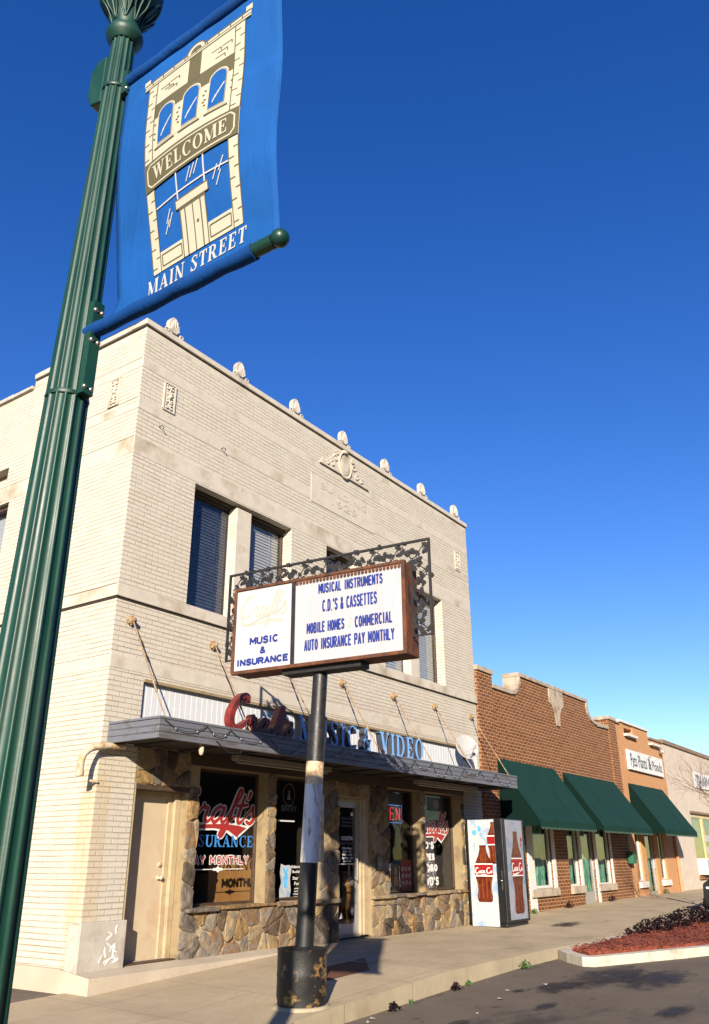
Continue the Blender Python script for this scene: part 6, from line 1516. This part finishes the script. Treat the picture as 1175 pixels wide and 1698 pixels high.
weed(3.75, KY-.1, .13, 3, 'dark weed at the kerb joint below the paver patch', 'leaf_dark'); weed(4.2, KY-.06, .07, 4, 'small green weed right of the kerb joint'); weed(2.6, KY-.06, .06, 6, 'tiny green weed midway between kerb joint and barrel base'); weed(2.1, KY-.1, .12, 7, 'reddish dark weed by the kerb nearest the barrel base', 'leaf_dark')
weed(16.75, -.16, .22, 8, 'dark clump of dead weeds at the first brick pier under the green awnings', 'leaf_dark', zs(16.7, -.1)); weed(20.4, -.16, .22, 9, 'dark clump of dead weeds under the last brick shop window', 'leaf_dark', zs(20.4, -.1)); weed(14.45, -.1, .16, 10, 'green weed at the door foot right of the vending machine', 'leaf_green', zs(14.4, -.1)); weed(26.6, -.1, .22, 11, 'green weed at the foot of the orange shop wall', 'leaf_green', zs(26.6, -.1))
R = random.Random(77)
for i, (u, v) in enumerate([(655, 1672), (700, 1690), (790, 1680), (905, 1640), (617, 1684), (610, 1690), (808, 1635), (830, 1660), (842, 1648), (870, 1612), (960, 1603), (1020, 1606)]):
    x, y = gxy(u, v, -.5); z = zr(x, y); s_ = R.uniform(.02, .045); m = MB()
    P = [(x+s_*R.uniform(.6, 1.3)*math.cos(k*1.05), y+s_*R.uniform(.6, 1.3)*math.sin(k*1.05), z+.006+.02*R.random()) for k in range(6)]
    m.add(P, [tuple(range(6))]); o = m.build('litter_scrap', M['litter'], None, (x, y, z)); link_props(o, 'small pale scrap of litter on the asphalt by the kerb', 'litter', 'litter scraps by the kerb')

# ------------------------------------------------------------------ bare street tree
TR = thing('bare_tree', 'leafless street tree with thin grey branches in front of the pale building', 'tree', (17.1, -4.9, -.25))
R = random.Random(14); tb = MB(); tw = MB()
tb.tube(smooth_pts([(17.1, -4.9, -.3), (17.15, -4.88, .8), (17.05, -4.85, 1.7), (17.2, -4.9, 2.6)], 5), [.085-.002*i for i in range(16)], 10); tb.build('trunk', M['tree_bark'], TR)
def branch(p, d, L, r, lev):
    P = [p]; q = p; dd = d
    for k in range(5):
        dd = (dd+Vector((R.gauss(0, .16), R.gauss(0, .16), R.gauss(.04, .12)))).normalized(); q = q+dd*L/5; P.append(q)
    tw.tube(P, [r*(1-.14*k) for k in range(6)], 5)
    if lev < 4:
        for k in range(2, 6):
            for _ in range(2 if lev < 3 else 1):
                if R.random() < .56:
                    nd = (dd+Vector((R.gauss(0, .6), R.gauss(0, .6), R.gauss(.15, .5)))).normalized(); branch(P[k], nd, L*R.uniform(.5, .72), r*.5, lev+1)
for d in ((-.5, .75, .55), (-.75, .3, .7), (-.2, .8, .9), (.5, -.3, .8), (.6, .5, .7), (.1, -.7, .9), (-.62, .72, .15)):
    branch(Vector((17.1, -4.87, 1.5+R.random()*1.1)), Vector(d).normalized(), 1.45, .019, 1)
tw.build('branches', M['tree_bark'], TR)

# ------------------------------------------------------------------ parked car nose at the right edge
CXx, CYy, CZ = 18.37, -5.86, zr(19.5, -6)
CR = thing('parked_car', 'black car parked nose to the kerb beyond the mulch bed', 'car', (CXx, CYy, CZ))
half = [(2.15, .32), (2.2, .5), (2.17, .86), (2.02, .96), (1.0, 1.06), (.35, 1.36), (-.2, 1.45), (-1.0, 1.42), (-1.6, 1.02), (-2.1, .95), (-2.2, .7), (-2.15, .35), (-1.75, .3), (-1.7, .52), (-1.45, .66), (-1.15, .6), (-.98, .3), (1.0, .3), (1.15, .58), (1.4, .66), (1.65, .55), (1.75, .3)]
m = MB(); secs = [(-.86, .93), (-.80, 1.0), (.80, 1.0), (.86, .93)]
vs = []; n = len(half)
for xo, k in secs:
    for a, z in half: inset = 1-.14*max(0, (z-.9))/.5; vs.append((CXx+xo*inset, CYy+a*(.97+.03*k), CZ+.3+(z-.3)*(.97 if k < 1 else 1)))
m.add(vs, [(s_*n+i, s_*n+(i+1) % n, (s_+1)*n+(i+1) % n, (s_+1)*n+i) for s_ in range(3) for i in range(n)]+[tuple(range(n)), tuple(range(3*n, 4*n))[::-1]], 0); body_ = m.build('body', M['car_black'], CR, bevel=.03)
for s_ in (-1, 1):
    for a in (1.4, -1.42):
        m = MB(); m.lathe([(.24, -.1), (.32, -.09), (.335, -.05), (.335, .05), (.32, .09), (.24, .1)], (CXx+s_*.76, CYy+a, CZ+.335), 28, axis='x'); wh = m.build('wheel', M['tyre'], CR)
        m = MB(); m.lathe([(.05, s_*.09), (.06, s_*.102), (.2, s_*.096), (.235, s_*.105), (.24, s_*.09)], (CXx+s_*.76, CYy+a, CZ+.335), 24, axis='x'); m.build('rim', M['alu'], wh)
    m = MB(); m.ball((CXx+s_*.60, CYy+2.10, CZ+.76), .11, 12, sq=(1.5, .6, .7)); m.build('headlight', M['lamp_glass'], CR)
    m = MB(); P = [(CXx+s_*.795, CYy+.86, CZ+1.08), (CXx+s_*.725, CYy+.30, CZ+1.32), (CXx+s_*.72, CYy-.85, CZ+1.35), (CXx+s_*.775, CYy-1.4, CZ+1.03)]; P = [(x+s_*.035, y, z) for x, y, z in P]; m.add(P, [(0, 1, 2, 3)]); m.build('side_window', M['glass_upper'], CR)
m = MB(); m.box(CXx-.80, CYy+2.12, CZ+.33, CXx+.80, CYy+2.24, CZ+.52); m.build('bumper', M['black_paint'], CR, bevel=.04)
m = MB()
for i in range(5): m.box(CXx-.36, CYy+2.14, CZ+.56+i*.035, CXx+.36, CYy+2.17, CZ+.575+i*.035)
m.build('grille', M['chrome'], CR)
m = MB()
for s_ in (-.1, .1): m.ball((CXx-.875, CYy+1.95+s_, CZ+.76), .04, 8, sq=(.4, 1.3, .8))
m.build('side_marker', M['lamp_glass'], CR)
m = MB(); m.add([(CXx-.70, CYy+.95, CZ+1.09), (CXx+.70, CYy+.95, CZ+1.09), (CXx+.62, CYy+.38, CZ+1.36), (CXx-.62, CYy+.38, CZ+1.36)], [(0, 1, 2, 3)]); m.build('windscreen', M['glass_upper'], CR)
